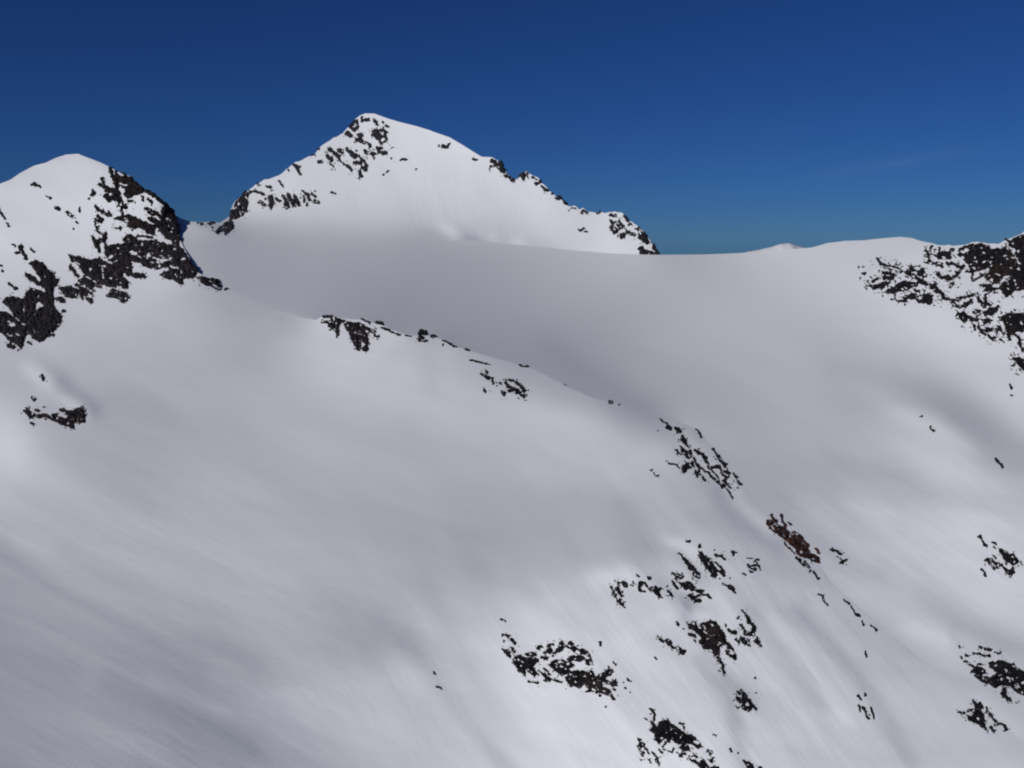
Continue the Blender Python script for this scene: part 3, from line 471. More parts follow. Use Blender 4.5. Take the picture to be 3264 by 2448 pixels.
('rock_outcrop', 'short dark rocks right of the top of the tall black slab', 'rock outcrop', LOW, 0, 9, 4, 0, 30, "S 8 1150 330 1180 345 1210 345;S 9 1210 355 1235 370;S 8 1305 305 1310 335"),
('rock_outcrop', 'net of faint grey rock threads below the reddish outcrop', 'rock outcrop', LOW, 0, 9, 2.5, 0, 30, "S 4 1435 420 1460 430 1490 420 1530 430 1545 470;S 4 1440 440 1470 460 1510 450;S 4 1450 480 1480 490;S 4 1500 390 1530 375;S 3 1440 360 1470 365;S 4 1520 400 1535 430;S 4 1500 470;S 5 1400 495 1420 515"),
('rock_outcrop', 'big brown-black outcrop pierced by snow in the lower rock field', 'rock outcrop', LOW, 0, 9, 7, .3, 35, """P 905 940 950 925 980 940 1000 980 1020 990 1040 970 1015 940 1060 925 1110 910 1150 920 1170 950 1190 990 1220 1020 1245 1070 1240 1110 1210 1130 1190 1150 1190 1220 1160 1200 1120 1170 1050 1160 1010 1100 1030 1060 1000 1040 960 1000 920 980;H 7 1040 970 1060 990;H 8 1115 940 1130 960;H 6 1090 1040 1130 1045 1180 1040;H 6 1060 1050;H 6 1140 970;H 6 1080 1010;H 7 1160 1140 1200 1110;H 5 1100 1140;H 5 1060 1120
P 1245 1180 1260 1120 1300 1150 1335 1230 1325 1260 1280 1230 1250 1210;S 10 1240 1110 1270 1130;S 8 925 1030 970 1050;S 6 970 1090;S 6 1130 1190 1150 1220;S 11 1180 1240 1200 1280;S 9 1210 1300 1220 1340 1230 1375;S 4 1185 1355"""),
('boulder', 'faint stones left of the big brown-black outcrop', 'boulder', LOW, 0, 9, 3, 0, 40, "S 6 815 930 825 960;S 5 865 980 880 985"),
('rock_outcrop', 'spread of dark rocks with a pointed tip right of the big outcrop', 'rock outcrop', LOW, 0, 9, 5, .1, 60, "S 4 1385 820 1420 860 1450 900;S 16 1445 920 1470 940;S 10 1490 960 1500 1000;S 16 1440 1030 1490 1030;P 1490 1090 1520 1050 1540 1100 1560 1140 1540 1140;S 8 1370 950 1400 980 1410 1030;S 14 1380 1070 1410 1110;S 8 1330 1080 1360 1100;S 7 1430 1080 1445 1130;S 6 1355 890"),
('rock_outcrop', 'small triangular rocks between the big outcrop and the pointed spread', 'rock outcrop', LOW, 0, 9, 4, .05, 40, "S 6 1265 990 1290 1010;S 12 1300 1015 1330 1020;S 4 1240 960"),
('rock_outcrop', 'two linked black rocks left below the big outcrop', 'rock outcrop', LOW, 0, 9, 4, .05, 45, "S 5 640 1053;S 4 660 1070 690 1090;S 15 730 1085 750 1120;S 9 760 1140 780 1150;S 13 820 1150 840 1165;S 8 840 1190 870 1200;S 8 870 1180 885 1185;S 6 710 1090"),
('boulder', 'tiny stone below the two linked black rocks', 'boulder', LOW, 0, 9, 2.5, 0, 40, "S 4 620 1240 630 1250"),
('boulder', 'faint stone right of the tail of the big outcrop', 'boulder', LOW, 0, 9, 2.5, 0, 40, "S 6 1500 1415"),
('boulder', 'single round stone right above the striped oval rock', 'boulder', LOW, 0, 9, 2.5, 0, 40, "S 5 1515 1555"),
('boulder', 'small split stone above the right end of the wide dark outcrop', 'boulder', LOW, 0, 9, 2.5, 0, 40, "S 5 135 1105 142 1128"),
('rock_outcrop', 'striped oval black rock below the tail of the big outcrop', 'rock outcrop', LOW, 0, 11, 6, .05, 50, "P 1675 330 1690 295 1720 350 1760 350 1800 350 1830 330 1870 360 1900 410 1910 480 1900 510 1840 520 1790 490 1770 440 1800 420 1750 400 1700 370;S 10 1720 250 1740 290;H 8 1740 310;H 12 1870 425;H 7 1830 355;S 7 1760 230 1800 280 1850 330 1900 390 1940 440 1955 490;S 8 1790 290 1790 330;S 6 1860 530;S 6 1720 480"),
('boulder', 'slim stone at the upper left of the wide dark outcrop', 'boulder', LOW, 0, 10, 3, 0, 40, "S 7 378 350 410 368"),
('rock_outcrop', 'wide dark outcrop riddled with snow, largest of the lower slope', 'rock outcrop', LOW, 0, 10, 7, .15, 30, """S 6 385 485 440 490;S 7 430 500;S 9 460 530 490 570;S 8 465 600 480 640;P 375 605 410 620 440 640 450 680 410 655;S 4 390 540;P 470 700 510 660 550 670 590 690 650 690 700 700 690 730 650 750 640 770 690 820 700 845 640 830 600 800 580 780 560 770 590 830 580 845 530 810 490 760;P 580 650 640 635 690 660 670 680 600 670;S 14 700 600 720 590;P 765 590 800 555 830 560 800 590 780 600
P 830 650 860 600 880 550 910 535 930 580 910 620 870 640 820 680;P 930 590 985 545 1020 590 1050 610 1010 635 980 610;S 15 760 640 810 620;S 10 730 680 770 690;S 12 800 640;P 1060 620 1090 600 1120 640 1110 660 1070 660;P 950 700 1000 670 1080 670 1110 690 1070 720 1010 710 970 725;P 1110 710 1160 700 1180 740 1150 755 1120 740;S 8 1120 640 1150 670
P 790 750 850 700 900 700 940 720 990 730 1010 760 960 780 1000 820 960 830 910 850 880 830 840 800;H 7 870 790;S 10 830 720;P 930 870 980 820 1040 790 1110 810 1160 790 1180 820 1200 850 1250 830 1290 810 1320 780 1350 810 1340 840 1300 850 1290 880 1340 900 1380 890 1395 930 1340 930 1290 920 1260 910 1260 950 1310 960 1340 990 1310 1020 1270 1000 1230 1000 1180 985 1110 990 1150 950 1100 920 1060 950 1010 930 960 910
H 8 1160 830;H 6 1060 840 1090 860;H 6 1000 870;H 6 1280 830;H 8 1220 890;H 6 1110 870;H 6 1200 860;H 6 1330 870;S 9 1340 1010 1360 1050;S 6 1240 1020;S 7 1370 970;S 5 1385 910;S 5 610 895 660 905 690 915;S 7 690 910;S 11 760 885 800 885;S 4 700 800 760 840 820 880 890 905;S 4 740 780 800 830;S 4 720 830 790 880;S 4 840 870 900 905;S 5 980 935"""),
('boulder', 'two-part stone above the right half of the wide dark outcrop', 'boulder', LOW, 0, 10, 2.5, 0, 40, "S 6 1240 555 1247 578"),
('rock_outcrop', 'faint stones right of the upper corner of the wide outcrop', 'rock outcrop', LOW, 0, 10, 2.5, 0, 40, "S 5 1355 725 1370 740;S 6 1380 750"),
('rock_outcrop', 'scattered grey stones right of the wide dark outcrop', 'rock outcrop', LOW, 0, 10, 2.5, 0, 40, "S 5 1480 870 1510 895;S 7 1465 955;S 3 1450 900;S 4 1510 990"),
('boulder', 'lone pebble in snow under the wide dark outcrop', 'boulder', LOW, 0, 10, 2.5, 0, 40, "S 4 1288 1122"),
('rock_outcrop', 'thin wavy rock finger above the bottom black outcrop', 'rock outcrop', LOW, 0, 11, 4, .05, 60, "S 10 480 490 510 510 530 550 545 580;S 9 530 600 540 650"),
('rock_outcrop', 'jagged black outcrop with snow holes at the bottom edge', 'rock outcrop', LOW, 0, 11, 8, .1, 30, """P 495 665 540 690 570 740 600 720 610 680 640 670 700 650 740 680 780 700 850 750 920 810 1000 850 1070 865 1120 900 1140 940 1090 940 1100 980 1150 1010 1190 990 1200 1030 1150 1050 1090 1020 1040 990 1000 980 980 1000 1030 1030 1050 1080 1000 1080 950 1090 900 1040 910 1010 960 990 860 980 800 930 780 900 760 950 720 960 700 900 650 940 600 980 580 950 540 890 560 850 560 800 540 840 500 800 480 795 510 770
H 12 765 755;H 12 700 830;H 10 830 830 870 850;H 9 920 890;H 10 1045 910;H 12 1090 915;H 8 950 860;H 7 800 800"""),
('rock_outcrop', 'string of rocks trailing beneath the jagged black outcrop', 'rock outcrop', LOW, 0, 11, 5, .1, 30, "S 12 620 1070 640 1110;S 8 660 1020 700 980;S 6 680 1060;S 6 740 1095 800 1110 820 1060;S 6 850 1110 900 1140 930 1170;S 10 920 1130 980 1130;S 9 1030 1170 1050 1200 1090 1220;S 4 1080 1160 1120 1150 1140 1180;S 9 1090 1230 1140 1255;P 1160 1270 1200 1220 1250 1230 1290 1290 1300 1327 1440 1300 1470 1380 1230 1420"),
('rock_outcrop', 'black blocks right of the jagged outcrop at the bottom edge', 'rock outcrop', LOW, 0, 11, 5, .1, 40, "S 20 1300 1090 1340 1110;P 1300 1200 1340 1200 1360 1170 1390 1180 1360 1200 1360 1250 1330 1250"),
('boulder', 'curved grey stone above the jagged black outcrop', 'boulder', LOW, 0, 11, 3, 0, 40, "S 5 900 690 930 720 960 770;S 7 890 700 950 705"),
('rock_outcrop', 'narrow tilted rock cluster left of the jagged outcrop', 'rock outcrop', LOW, 0, 11, 5, .05, 60, "S 8 310 920 330 940;P 300 1030 350 960 410 975 420 1000 380 1000 350 1030 330 1060 360 1090 410 1110 380 1160 340 1110 310 1070;S 6 400 1020 440 1070 460 1130;S 5 420 1050"),
('rock_outcrop', 'thin forked rocks at the bottom edge beside the tilted cluster', 'rock outcrop', LOW, 0, 11, 4, .05, 55, "S 6 500 1100 520 1130 550 1160 590 1190;S 6 550 1190 570 1230;S 9 590 1230 605 1280;S 7 470 1220 485 1250;S 6 340 1215 360 1220"),
('boulder', 'small stone left of the wavy rock finger', 'boulder', LOW, 0, 11, 2.5, 0, 50, "S 7 400 630 420 650"),
('boulder', 'upright thin stone low on the bright slope near the bottom', 'boulder', LOW, 0, 11, 3, 0, 70, "S 9 1610 1050 1625 1110;S 6 1720 1115"),
('boulder', 'faint stone in the snow below the striped oval rock', 'boulder', LOW, 0, 11, 2.5, 0, 50, "S 6 1370 850 1400 865;S 4 1350 820"),
('rock_outcrop', 'dark rocks cut by the bottom edge under the bright slope', 'rock outcrop', LOW, 0, 11, 5, .05, 40, "P 1800 1230 1830 1240 1870 1250 1930 1290 1950 1400 1850 1420 1830 1300;S 16 2020 1310 2040 1350"),
('boulder', 'small forked stone alone on the left smooth snow', 'boulder', LOW, 0, 14, 3, 0, 40, "S 6 778 815 784 830;S 6 810 945 835 945 855 970"),
# right slope
('boulder', 'two small stones on the bright snow bump at right', 'boulder', RIGHT, 1, 8, 3, 0, 40, "S 10 1310 490;S 7 1385 580 1390 600 1415 615"),
('boulder', 'long thin stone beyond the snow bump at right', 'boulder', RIGHT, 1, 8, 3, 0, 55, "S 7 1965 865 1990 895 2025 935"),
('rock_outcrop', 'thin speckled rocks left of the dark twin outcrop at right', 'rock outcrop', RIGHT, 1, 15, 3, 0, 45, "S 13 850 620 890 610 920 650;S 17 930 690 960 730;S 13 960 740 1000 770;H 7 945 710"),
('rock_outcrop', 'small rock flecks between the speckled rocks and the dark twin outcrop', 'rock outcrop', RIGHT, 1, 15, 3, 0, 45, "S 13 1100 705 1140 715 1180 760;S 9 1125 795 1145 825;S 9 1115 930 1140 970 1165 1000"),
('rock_outcrop', 'dark twin outcrop around a snow hollow near the right edge', 'rock outcrop', RIGHT, 1, 15, 5, .1, 45, """P 1220 830 1250 825 1300 850 1350 880 1400 910 1440 950 1480 1000 1520 1040 1550 1075 1520 1100 1460 1110 1420 1080 1370 1060 1320 1010 1280 950 1240 890;S 16 1430 935 1480 915;S 10 1480 920 1490 950;H 14 1445 965;S 7 1500 980 1560 1040 1600 1065 1590 1090;S 16 1335 1050 1345 1100;P 975 1030 1010 985 1060 1000 1110 1015 1150 1050 1200 1085 1180 1110 1120 1070 1080 1080 1090 1110 1150 1140 1220 1160 1210 1175 1120 1170 1060 1110 1010 1075
P 1215 1100 1260 1085 1300 1130 1350 1170 1400 1210 1440 1190 1500 1210 1500 1250 1430 1305 1390 1270 1340 1270 1330 1210 1290 1150 1230 1130;S 12 1460 1150 1470 1190"""),
('boulder', 'half-buried stone below left of the dark twin outcrop', 'boulder', RIGHT, 1, 15, 3, 0, 45, "S 12 905 1195 940 1220;P 940 1230 970 1230 1005 1300 985 1320 940 1290"),
('rock_outcrop', 'large snowy dark outcrop at the lower right edge', 'rock outcrop', RIGHT, 1, 12, 7, .1, 30, """P 1900 740 1960 730 2020 710 2080 740 2120 740 2160 790 2200 810 2400 830 2400 1060 2260 1030 2180 1010 2130 980 2100 940 2050 930 2000 930 1960 950 1910 920 1850 900 1800 870 1770 840 1830 850 1900 860 1950 850 1970 810 1930 780;H 8 2070 790;H 10 2130 930 2170 950;P 1750 810 1790 760 1850 780 1880 820 1830 840 1780 830;S 6 1690 720 1720 740 1760 760;S 6 1800 745 1830 750
S 5 1660 690;S 8 1700 665 1720 670;S 6 1780 650 1820 655 1860 675 1900 670;S 7 1820 590 1840 600;S 6 1870 610 1920 615;S 3 1960 640 2000 650;S 4 1645 590"""),
('rock_outcrop', 'pointed rock just below the large outcrop at the right edge', 'rock outcrop', RIGHT, 1, 12, 4, .05, 55, "P 2020 960 2050 960 2060 1000 2100 1075 2040 1040 2010 1010;S 4 2165 1070"),
('rock_outcrop', 'arrow-shaped rock outcrop with a trailing right leg, lower right', 'rock outcrop', RIGHT, 1, 12, 5, .1, 50, "P 1780 1090 1830 1080 1850 1130 1830 1150 1860 1200 1870 1260 1880 1310 1850 1300 1780 1260 1720 1230 1710 1200 1760 1210 1770 1180;S 9 1640 1165 1680 1180;S 10 1720 1160 1750 1150;S 8 1885 1130 1910 1180 1940 1220 1970 1260;S 9 1980 1270 2030 1280 2060 1320;S 6 1880 1170;S 6 1915 1295 1950 1345;S 4 1760 1060 1790 1085;S 6 1880 1310;H 7 1800 1140"),
('rock_outcrop', 'sparse grey rocks in the middle of the lower right snow', 'rock outcrop', LOW, 0, 12, 3, 0, 65, "S 6 755 1025 770 1050;S 4 805 1000 810 1020;S 8 755 1110 765 1150;S 6 790 1125 815 1160 830 1200 845 1225;S 6 860 1130 880 1180 890 1225;S 5 850 1190"),
('boulder', 'dark triangular stone with a thin tail on the lower ridge', 'boulder', RIDGE, 0, 12, 3, 0, 45, "S 7 405 128 440 145;S 4 440 160 455 195 480 225"),
('rock_outcrop', 'broken thread of rock down the crease right of the lower ridge', 'rock outcrop', RIDGE, 0, 12, 3, 0, 50, "S 5 630 175 670 215;S 3 690 235 720 290;S 9 725 300 760 320;S 4 780 370 800 400;S 4 865 402 890 415 920 450"),
('boulder', 'thin curved stone on the open snow below the broken rock thread', 'boulder', LOW, 0, 12, 2.5, 0, 70, "S 4 815 630 830 680"),
]

# ---------------------------------------------------------------- materials
def material(name):
    m = bpy.data.materials.new(name); m.use_nodes = True
    nt = m.node_tree
    return m, nt.nodes, nt.links, nt.nodes['Principled BSDF']
def snow_material():
    m, n, l, p = material('snow')
    p.inputs['Base Color'].default_value = SNOW
    p.inputs['Roughness'].default_value = .85
    p.inputs['Specular IOR Level'].default_value = .15
    co = n.new('ShaderNodeTexCoord')
    mp = n.new('ShaderNodeMapping'); mp.inputs['Rotation'].default_value = (0, 0, math.radians(-35)); mp.inputs['Scale'].default_value = (.35, 1, 1)
    l.new(co.outputs['Object'], mp.inputs['Vector'])
    a = n.new('ShaderNodeTexNoise'); a.inputs['Scale'].default_value = .045; a.inputs['Detail'].default_value = 4; a.inputs['Roughness'].default_value = .6
    b = n.new('ShaderNodeTexNoise'); b.inputs['Scale'].default_value = .25; b.inputs['Detail'].default_value = 3
    l.new(mp.outputs[0], a.inputs['Vector']); l.new(mp.outputs[0], b.inputs['Vector'])
    u = n.new('ShaderNodeBump'); u.inputs['Strength'].default_value = 1.0; u.inputs['Distance'].default_value = BUMP1
    v = n.new('ShaderNodeBump'); v.inputs['Strength'].default_value = 1.0; v.inputs['Distance'].default_value = BUMP2
    l.new(a.outputs['Fac'], u.inputs['Height']); l.new(b.outputs['Fac'], v.inputs['Height'])
    l.new(u.outputs[0], v.inputs['Normal']); l.new(v.outputs[0], p.inputs['Normal'])
    return m
def rock_material(red, pale=1.0):
    m, n, l, p = material('rock %.2f %.1f' % (red, pale))
    p.inputs['Roughness'].default_value = .85; p.inputs['Specular IOR Level'].default_value = .2
    co = n.new('ShaderNodeTexCoord')
    a = n.new('ShaderNodeTexNoise'); a.inputs['Scale'].default_value = .035; a.inputs['Detail'].default_value = 6; a.inputs['Roughness'].default_value = .65
    b = n.new('ShaderNodeTexNoise'); b.inputs['Scale'].default_value = .2; b.inputs['Detail'].default_value = 6; b.inputs['Roughness'].default_value = .65
    for t in (a, b): l.new(co.outputs['Object'], t.inputs['Vector'])
    r = n.new('ShaderNodeValToRGB'); e = r.color_ramp.elements
    lo = .68-.3*red
    e[0].position = max(lo-.14, 0); e[1].position = min(lo+.12, 1)
    e[0].color = (.0065, .006, .008, 1)
    e[1].color = (.017+.016*red, .0125, .0115-.002*red, 1)
    l.new(a.outputs['Fac'], r.inputs['Fac'])
    k = n.new('ShaderNodeMapRange'); k.inputs['To Min'].default_value = .2+pale-1; k.inputs['To Max'].default_value = 3.5*pale
    k.inputs['From Min'].default_value = .35; k.inputs['From Max'].default_value = .75
    l.new(b.outputs['Fac'], k.inputs['Value'])
    mx = n.new('ShaderNodeVectorMath'); mx.operation = 'SCALE'
    l.new(r.outputs['Color'], mx.inputs[0]); l.new(k.outputs['Result'], mx.inputs['Scale'])
    # snow caught on the ledges
    d = n.new('ShaderNodeTexNoise'); d.inputs['Scale'].default_value = .55; d.inputs['Detail'].default_value = 4; d.inputs['Roughness'].default_value = .6
    l.new(co.outputs['Object'], d.inputs['Vector'])
    ge = n.new('ShaderNodeNewGeometry'); sx = n.new('ShaderNodeSeparateXYZ'); l.new(ge.outputs['Normal'], sx.inputs[0])
    ad = n.new('ShaderNodeMath'); ad.operation = 'MULTIPLY_ADD'; ad.inputs[1].default_value = .22
    l.new(sx.outputs['Z'], ad.inputs[0]); l.new(d.outputs['Fac'], ad.inputs[2])
    st = n.new('ShaderNodeMapRange'); st.inputs['From Min'].default_value = DUST; st.inputs['From Max'].default_value = DUST+.05
    l.new(ad.outputs[0], st.inputs['Value'])
    mix = n.new('ShaderNodeMix'); mix.data_type = 'RGBA'
    l.new(st.outputs['Result'], mix.inputs[0]); l.new(mx.outputs[0], mix.inputs[6]); mix.inputs[7].default_value = SNOW
    l.new(mix.outputs[2], p.inputs['Base Color'])
    bp = n.new('ShaderNodeBump'); bp.inputs['Distance'].default_value = 1.0; bp.inputs['Strength'].default_value = .6
    l.new(b.outputs['Fac'], bp.inputs['Height']); l.new(bp.outputs[0], p.inputs['Normal'])
    return m
SNOWM = snow_material()

# ---------------------------------------------------------------- terrain surface
gxs, gys, Q, _ = solve(log=lambda *a: None)
CELL = gxs[1]-gxs[0]
def bsp(t):
    return (1-t)**3/6, (3*t**3-6*t*t+4)/6, (-3*t**3+3*t*t+3*t+1)/6, t**3/6
def dbsp(t):
    return -(1-t)**2/2, (9*t*t-12*t)/6, (-9*t*t+6*t+3)/6, t*t/2
def ripple(seg, x, y):
    """wind-packed ripples on the snow (log distance)"""
    r = 0
    for a, amp, la, lb, cx, cy, wr in RIPPLES[seg]:
        c, n = math.cos(math.radians(a)), math.sin(math.radians(a))
        m = 1/(1+np.exp(np.clip((np.hypot(x-cx, y-cy)-wr)/120., -30, 30)))
        if seg < 2: m = m*np.where(x > 2240, np.clip(np.abs(y-crest(x))/70-.1, 0, 1), 1)
        r = r+amp*m*fbm((x*c+y*n)/la+3*a, (-x*n+y*c)/lb, 3)
    return r
RIPPLES = [[(27, .0002, 130, 20, 300, 2150, 800), (53, .00042, 200, 30, 2350, 2050, 650), (18, .00012, 130, 22, 1000, 1450, 700), (58, .00012, 110, 18, 1400, 2250, 400)],
           [(36, .00036, 200, 30, 2900, 1650, 650), (14, .0002, 240, 22, 1700, 960, 900)], [(75, .00022, 70, 18, 1250, 600, 420)]]
def surface(seg, x, y):
    """smooth log distance and its slopes along the bearings (x, y)"""
    a = Q[seg]
    fx, fy = (x-GX0)/CELL, (y-GY0)/CELL
    fx = np.clip(fx, 1.001, a.shape[1]-2.001); fy = np.clip(fy, 1.001, a.shape[0]-2.001)
    i, j = np.floor(fx).astype(int), np.floor(fy).astype(int)
    wx, wy, dx, dy = bsp(fx-i), bsp(fy-j), dbsp(fx-i), dbsp(fy-j)
    q = 0; qx = 0; qy = 0
    for m in range(4):
        for k in range(4):
            t = a[j+m-1, i+k-1]
            q = q+t*wx[k]*wy[m]; qx = qx+t*dx[k]*wy[m]; qy = qy+t*wx[k]*dy[m]
    r0 = ripple(seg, x, y)
    return q+r0, qx/CELL*F+(ripple(seg, x+2., y)-r0)/2*F, -qy/CELL*F-(ripple(seg, x, y+2.)-r0)/2*F
def point(seg, x, y):
    q, qu, qv = surface(seg, x, y)
    u, v, d = (x-X0)/F, (Y0-y)/F, np.exp(q)
    P = np.stack([u*d, d, v*d], -1)
    N = np.stack([qu, -(u*qu+v*qv+1), qv], -1)
    N /= np.linalg.norm(N, axis=-1, keepdims=True)
    return P, N

def norm(v): return v/np.maximum(np.linalg.norm(v, axis=-1, keepdims=True), 1e-9)
def smooth(a, b, x):
    t = np.clip((x-a)/(b-a), 0, 1); return t*t*(3-2*t)

cols = np.unique(np.concatenate([np.arange(-1500, -450, 35.), np.arange(3720, 4700, 35.), np.arange(-450, 470, 5.), np.arange(470, 760, 2.), np.arange(760, 2000, 4.), np.arange(2000, 2130, 2.5), np.arange(2130, 3720, 4.5)]))
NA_, NH, NB_, NC_, NK = 330, 6, 190, 120, 8
def lerp(a, b, t): return a[None]*(1-t[:, None])+b[None]*t[:, None]
X = cols
cA = np.minimum(crest(X), 2850.); cB = np.where(X < 557, np.maximum(cA, 815.), cA)
eB = np.where(X < 557, edge(X), np.minimum(edge(X), cA-3)); eC = np.maximum(eB, peak(X)+40.); pk = peak(X)
eC = np.where(X < 2094, np.maximum(eB, pk+1), eC)
cB = np.maximum(cB, eB+3)
tA = np.linspace(0, 1, NA_); tB = np.linspace(0, 1, NB_); tC = np.linspace(0, 1, NC_)
tA = 1-(1-tA)**1.15
yA = lerp(np.full_like(X, 2868.), cA, tA); yB = lerp(cB, eB, tB); yC = lerp(eC, pk, tC)
XX = lambda n: np.repeat(X[None], n, 0)
PA, NA = point(0, XX(NA_), yA); PB, NB = point(1, XX(NB_), yB); PC, NC = point(2, XX(NC_), yC)
# the hidden ground stays behind the left mountain
lim = PA[-1][:, 1]*1.22; wgt = (X < 557)*1.
for Pz in (PB, PC):
    sc = np.maximum(lim[None]/Pz[..., 1], 1)*wgt[None]+(1-wgt[None])
    Pz *= sc[..., None]
def hidden(P0, P1, n0, n1):
    t = np.linspace(0, 1, NH+2)[1:-1][:, None, None]
    gap = np.linalg.norm(P1-P0, axis=-1)[None, :, None]
    rel = gap/P0[None, :, 1:2]
    s = smooth(.015, .07, rel)
    P = P0[None]*(1-t)+P1[None]*t
    P[..., 2:3] -= s*.18*gap*4*t*(1-t)
    N = norm(n0[None]*(1-t)+n1[None]*t)
    up = norm(np.stack([0*N[..., 0], .35+0*N[..., 0], 1+0*N[..., 0]], -1))
    return P, norm(N*(1-s)+up*s)
H1P, H1N = hidden(PA[-1], PB[0], NA[-1], NB[0])
H2P, H2N = hidden(PB[-1], PC[0], NB[-1], NC[0])
k = (np.linspace(0, 1, NK+1)[1:]**1.6)[:, None]
top = PC[-1]
back = top[None]+np.stack([k*500*((X-X0)/F)[None], k*500+0*X[None], -k*360+0*X[None]], -1)
backN = norm(np.stack([0*back[..., 0], .4+0*back[..., 0], 1+0*back[..., 0]], -1))
# foreground: the slope runs on below the picture and under the viewer
nk = np.linspace(1, 0, 9)[:-1][:, None]
b0 = PA[0]
front = np.stack([b0[None, :, 0]+0*nk, b0[None, :, 1]*(1-1.6*nk), b0[None, :, 2]-40*nk], -1)
frontN = np.repeat(NA[:1], 8, 0)
V = np.concatenate([front, PA, H1P, PB, H2P, PC, back]); NN = np.concatenate([frontN, NA, H1N, NB, H2N, NC, backN])
nr, nc = V.shape[:2]
rowtag = np.concatenate([np.zeros(8+NA_), np.ones(NH+NB_), np.full(NH+NC_+NK, 2)]).astype(int)
yrow = np.concatenate([np.full((8, nc), 2900.), yA, np.repeat(cA[None], NH, 0), yB, np.repeat(eB[None], NH, 0), yC, np.repeat(pk[None], NK, 0)])
ii, jj = np.meshgrid(np.arange(nr-1), np.arange(nc-1), indexing='ij')
quad = np.stack([ii*nc+jj, ii*nc+jj+1, (ii+1)*nc+jj+1, (ii+1)*nc+jj], -1)
part = rowtag[ii]                                        # 0 near slope, 1 glacier, 2 central peak
fx, fy = X[jj], yrow[ii, jj]
foot = np.interp(fx, [-450, 0, 110, 200, 300, 420, 560, 640, 735], [1200, 1130, 1100, 1050, 985, 950, 915, 935, 927])
part = np.where((part == 0) & (fx < 735) & (fy < foot), 3, part)
crag = np.interp(fx, [2680, 2700, 2760, 2850, 3000, 3100, 3200, 3264, 3720], [0, 800, 880, 960, 990, 1080, 1190, 1260, 1500])
part = np.where((part == 1) & (fx > 2690) & (fy < crag), 4, part)
def add_mesh(name, verts, faces, mat, normals=None, smooth_shade=True):
    me = bpy.data.meshes.new(name)
    me.from_pydata(verts.tolist() if hasattr(verts, 'tolist') else verts, [], faces.tolist() if hasattr(faces, 'tolist') else faces)
    me.materials.append(mat)
    me.polygons.foreach_set('use_smooth', [smooth_shade]*len(me.polygons))
    if normals is not None: me.normals_split_custom_set_from_vertices(normals.tolist())
    me.update()
    o = bpy.data.objects.new(name, me); scene.collection.objects.link(o)
    return o
flatV, flatN = V.reshape(-1, 3), NN.reshape(-1, 3)
for tag, name, label, cat in ((0, 'snow_slope', 'smooth grey-white snow slope filling the foreground below the ridge', 'snow slope'),
                              (1, 'glacier', 'grey snow basin between the ridge and the peaks', 'glacier'),
                              (2, 'central_peak', 'pointed snow peak standing highest against the blue sky', 'mountain'),
                              (3, 'rocky_mountain', 'rounded snow mountain with a rock face at the left', 'mountain'),
                              (4, 'crag', 'snowy rock crag rising at the right edge', 'mountain')):
    f = quad[part == tag]
    used, inv = np.unique(f, return_inverse=True)
    o = add_mesh(name, flatV[used], inv.reshape(f.shape), SNOWM, flatN[used])
    o['kind'] = 'structure'; o['label'] = label; o['category'] = cat

# a far snow hill showing over the glacier, and the valley floor out to the horizon
hp = pl("2300 830 2380 803 2420 796 2464 785.6 2485 778 2500 776.5 2514 774.5 2523 777 2536 782 2560 788 2590 797 2640 815")
hx = np.arange(2300, 2641, 4.); hy = np.interp(hx, hp[:, 0], hp[:, 1])
D = 4200.
crestl = np.stack([(hx-X0)/F*D, 0*hx+D, (Y0-hy)/F*D], -1)
prof = [(-700, -520), (-420, -280), (-200, -110), (-80, -34), (-25, -6), (0, 0), (30, -4), (120, -50), (400, -260), (700, -520)]
hv = np.stack([crestl+np.array([0, a, b]) for a, b in prof])
hi, hj = np.meshgrid(np.arange(len(prof)-1), np.arange(len(hx)-1), indexing='ij'); n_ = len(hx)
o = add_mesh('distant_hill', hv.reshape(-1, 3), np.stack([hi*n_+hj, hi*n_+hj+1, (hi+1)*n_+hj+1, (hi+1)*n_+hj], -1).reshape(-1, 4), SNOWM)
o['kind'] = 'structure'; o['label'] = 'tiny white hill showing just above the glacier horizon'; o['category'] = 'hill'
g = 2600.
o = add_mesh('valley_floor', np.array([[-g, -g, -480], [g, -g, -480], [g, g, -480], [-g, g, -480]]), np.array([[0, 1, 2, 3]]), SNOWM)
o['kind'] = 'structure'; o['label'] = 'flat snow-covered valley floor far below the slopes'; o['category'] = 'valley'

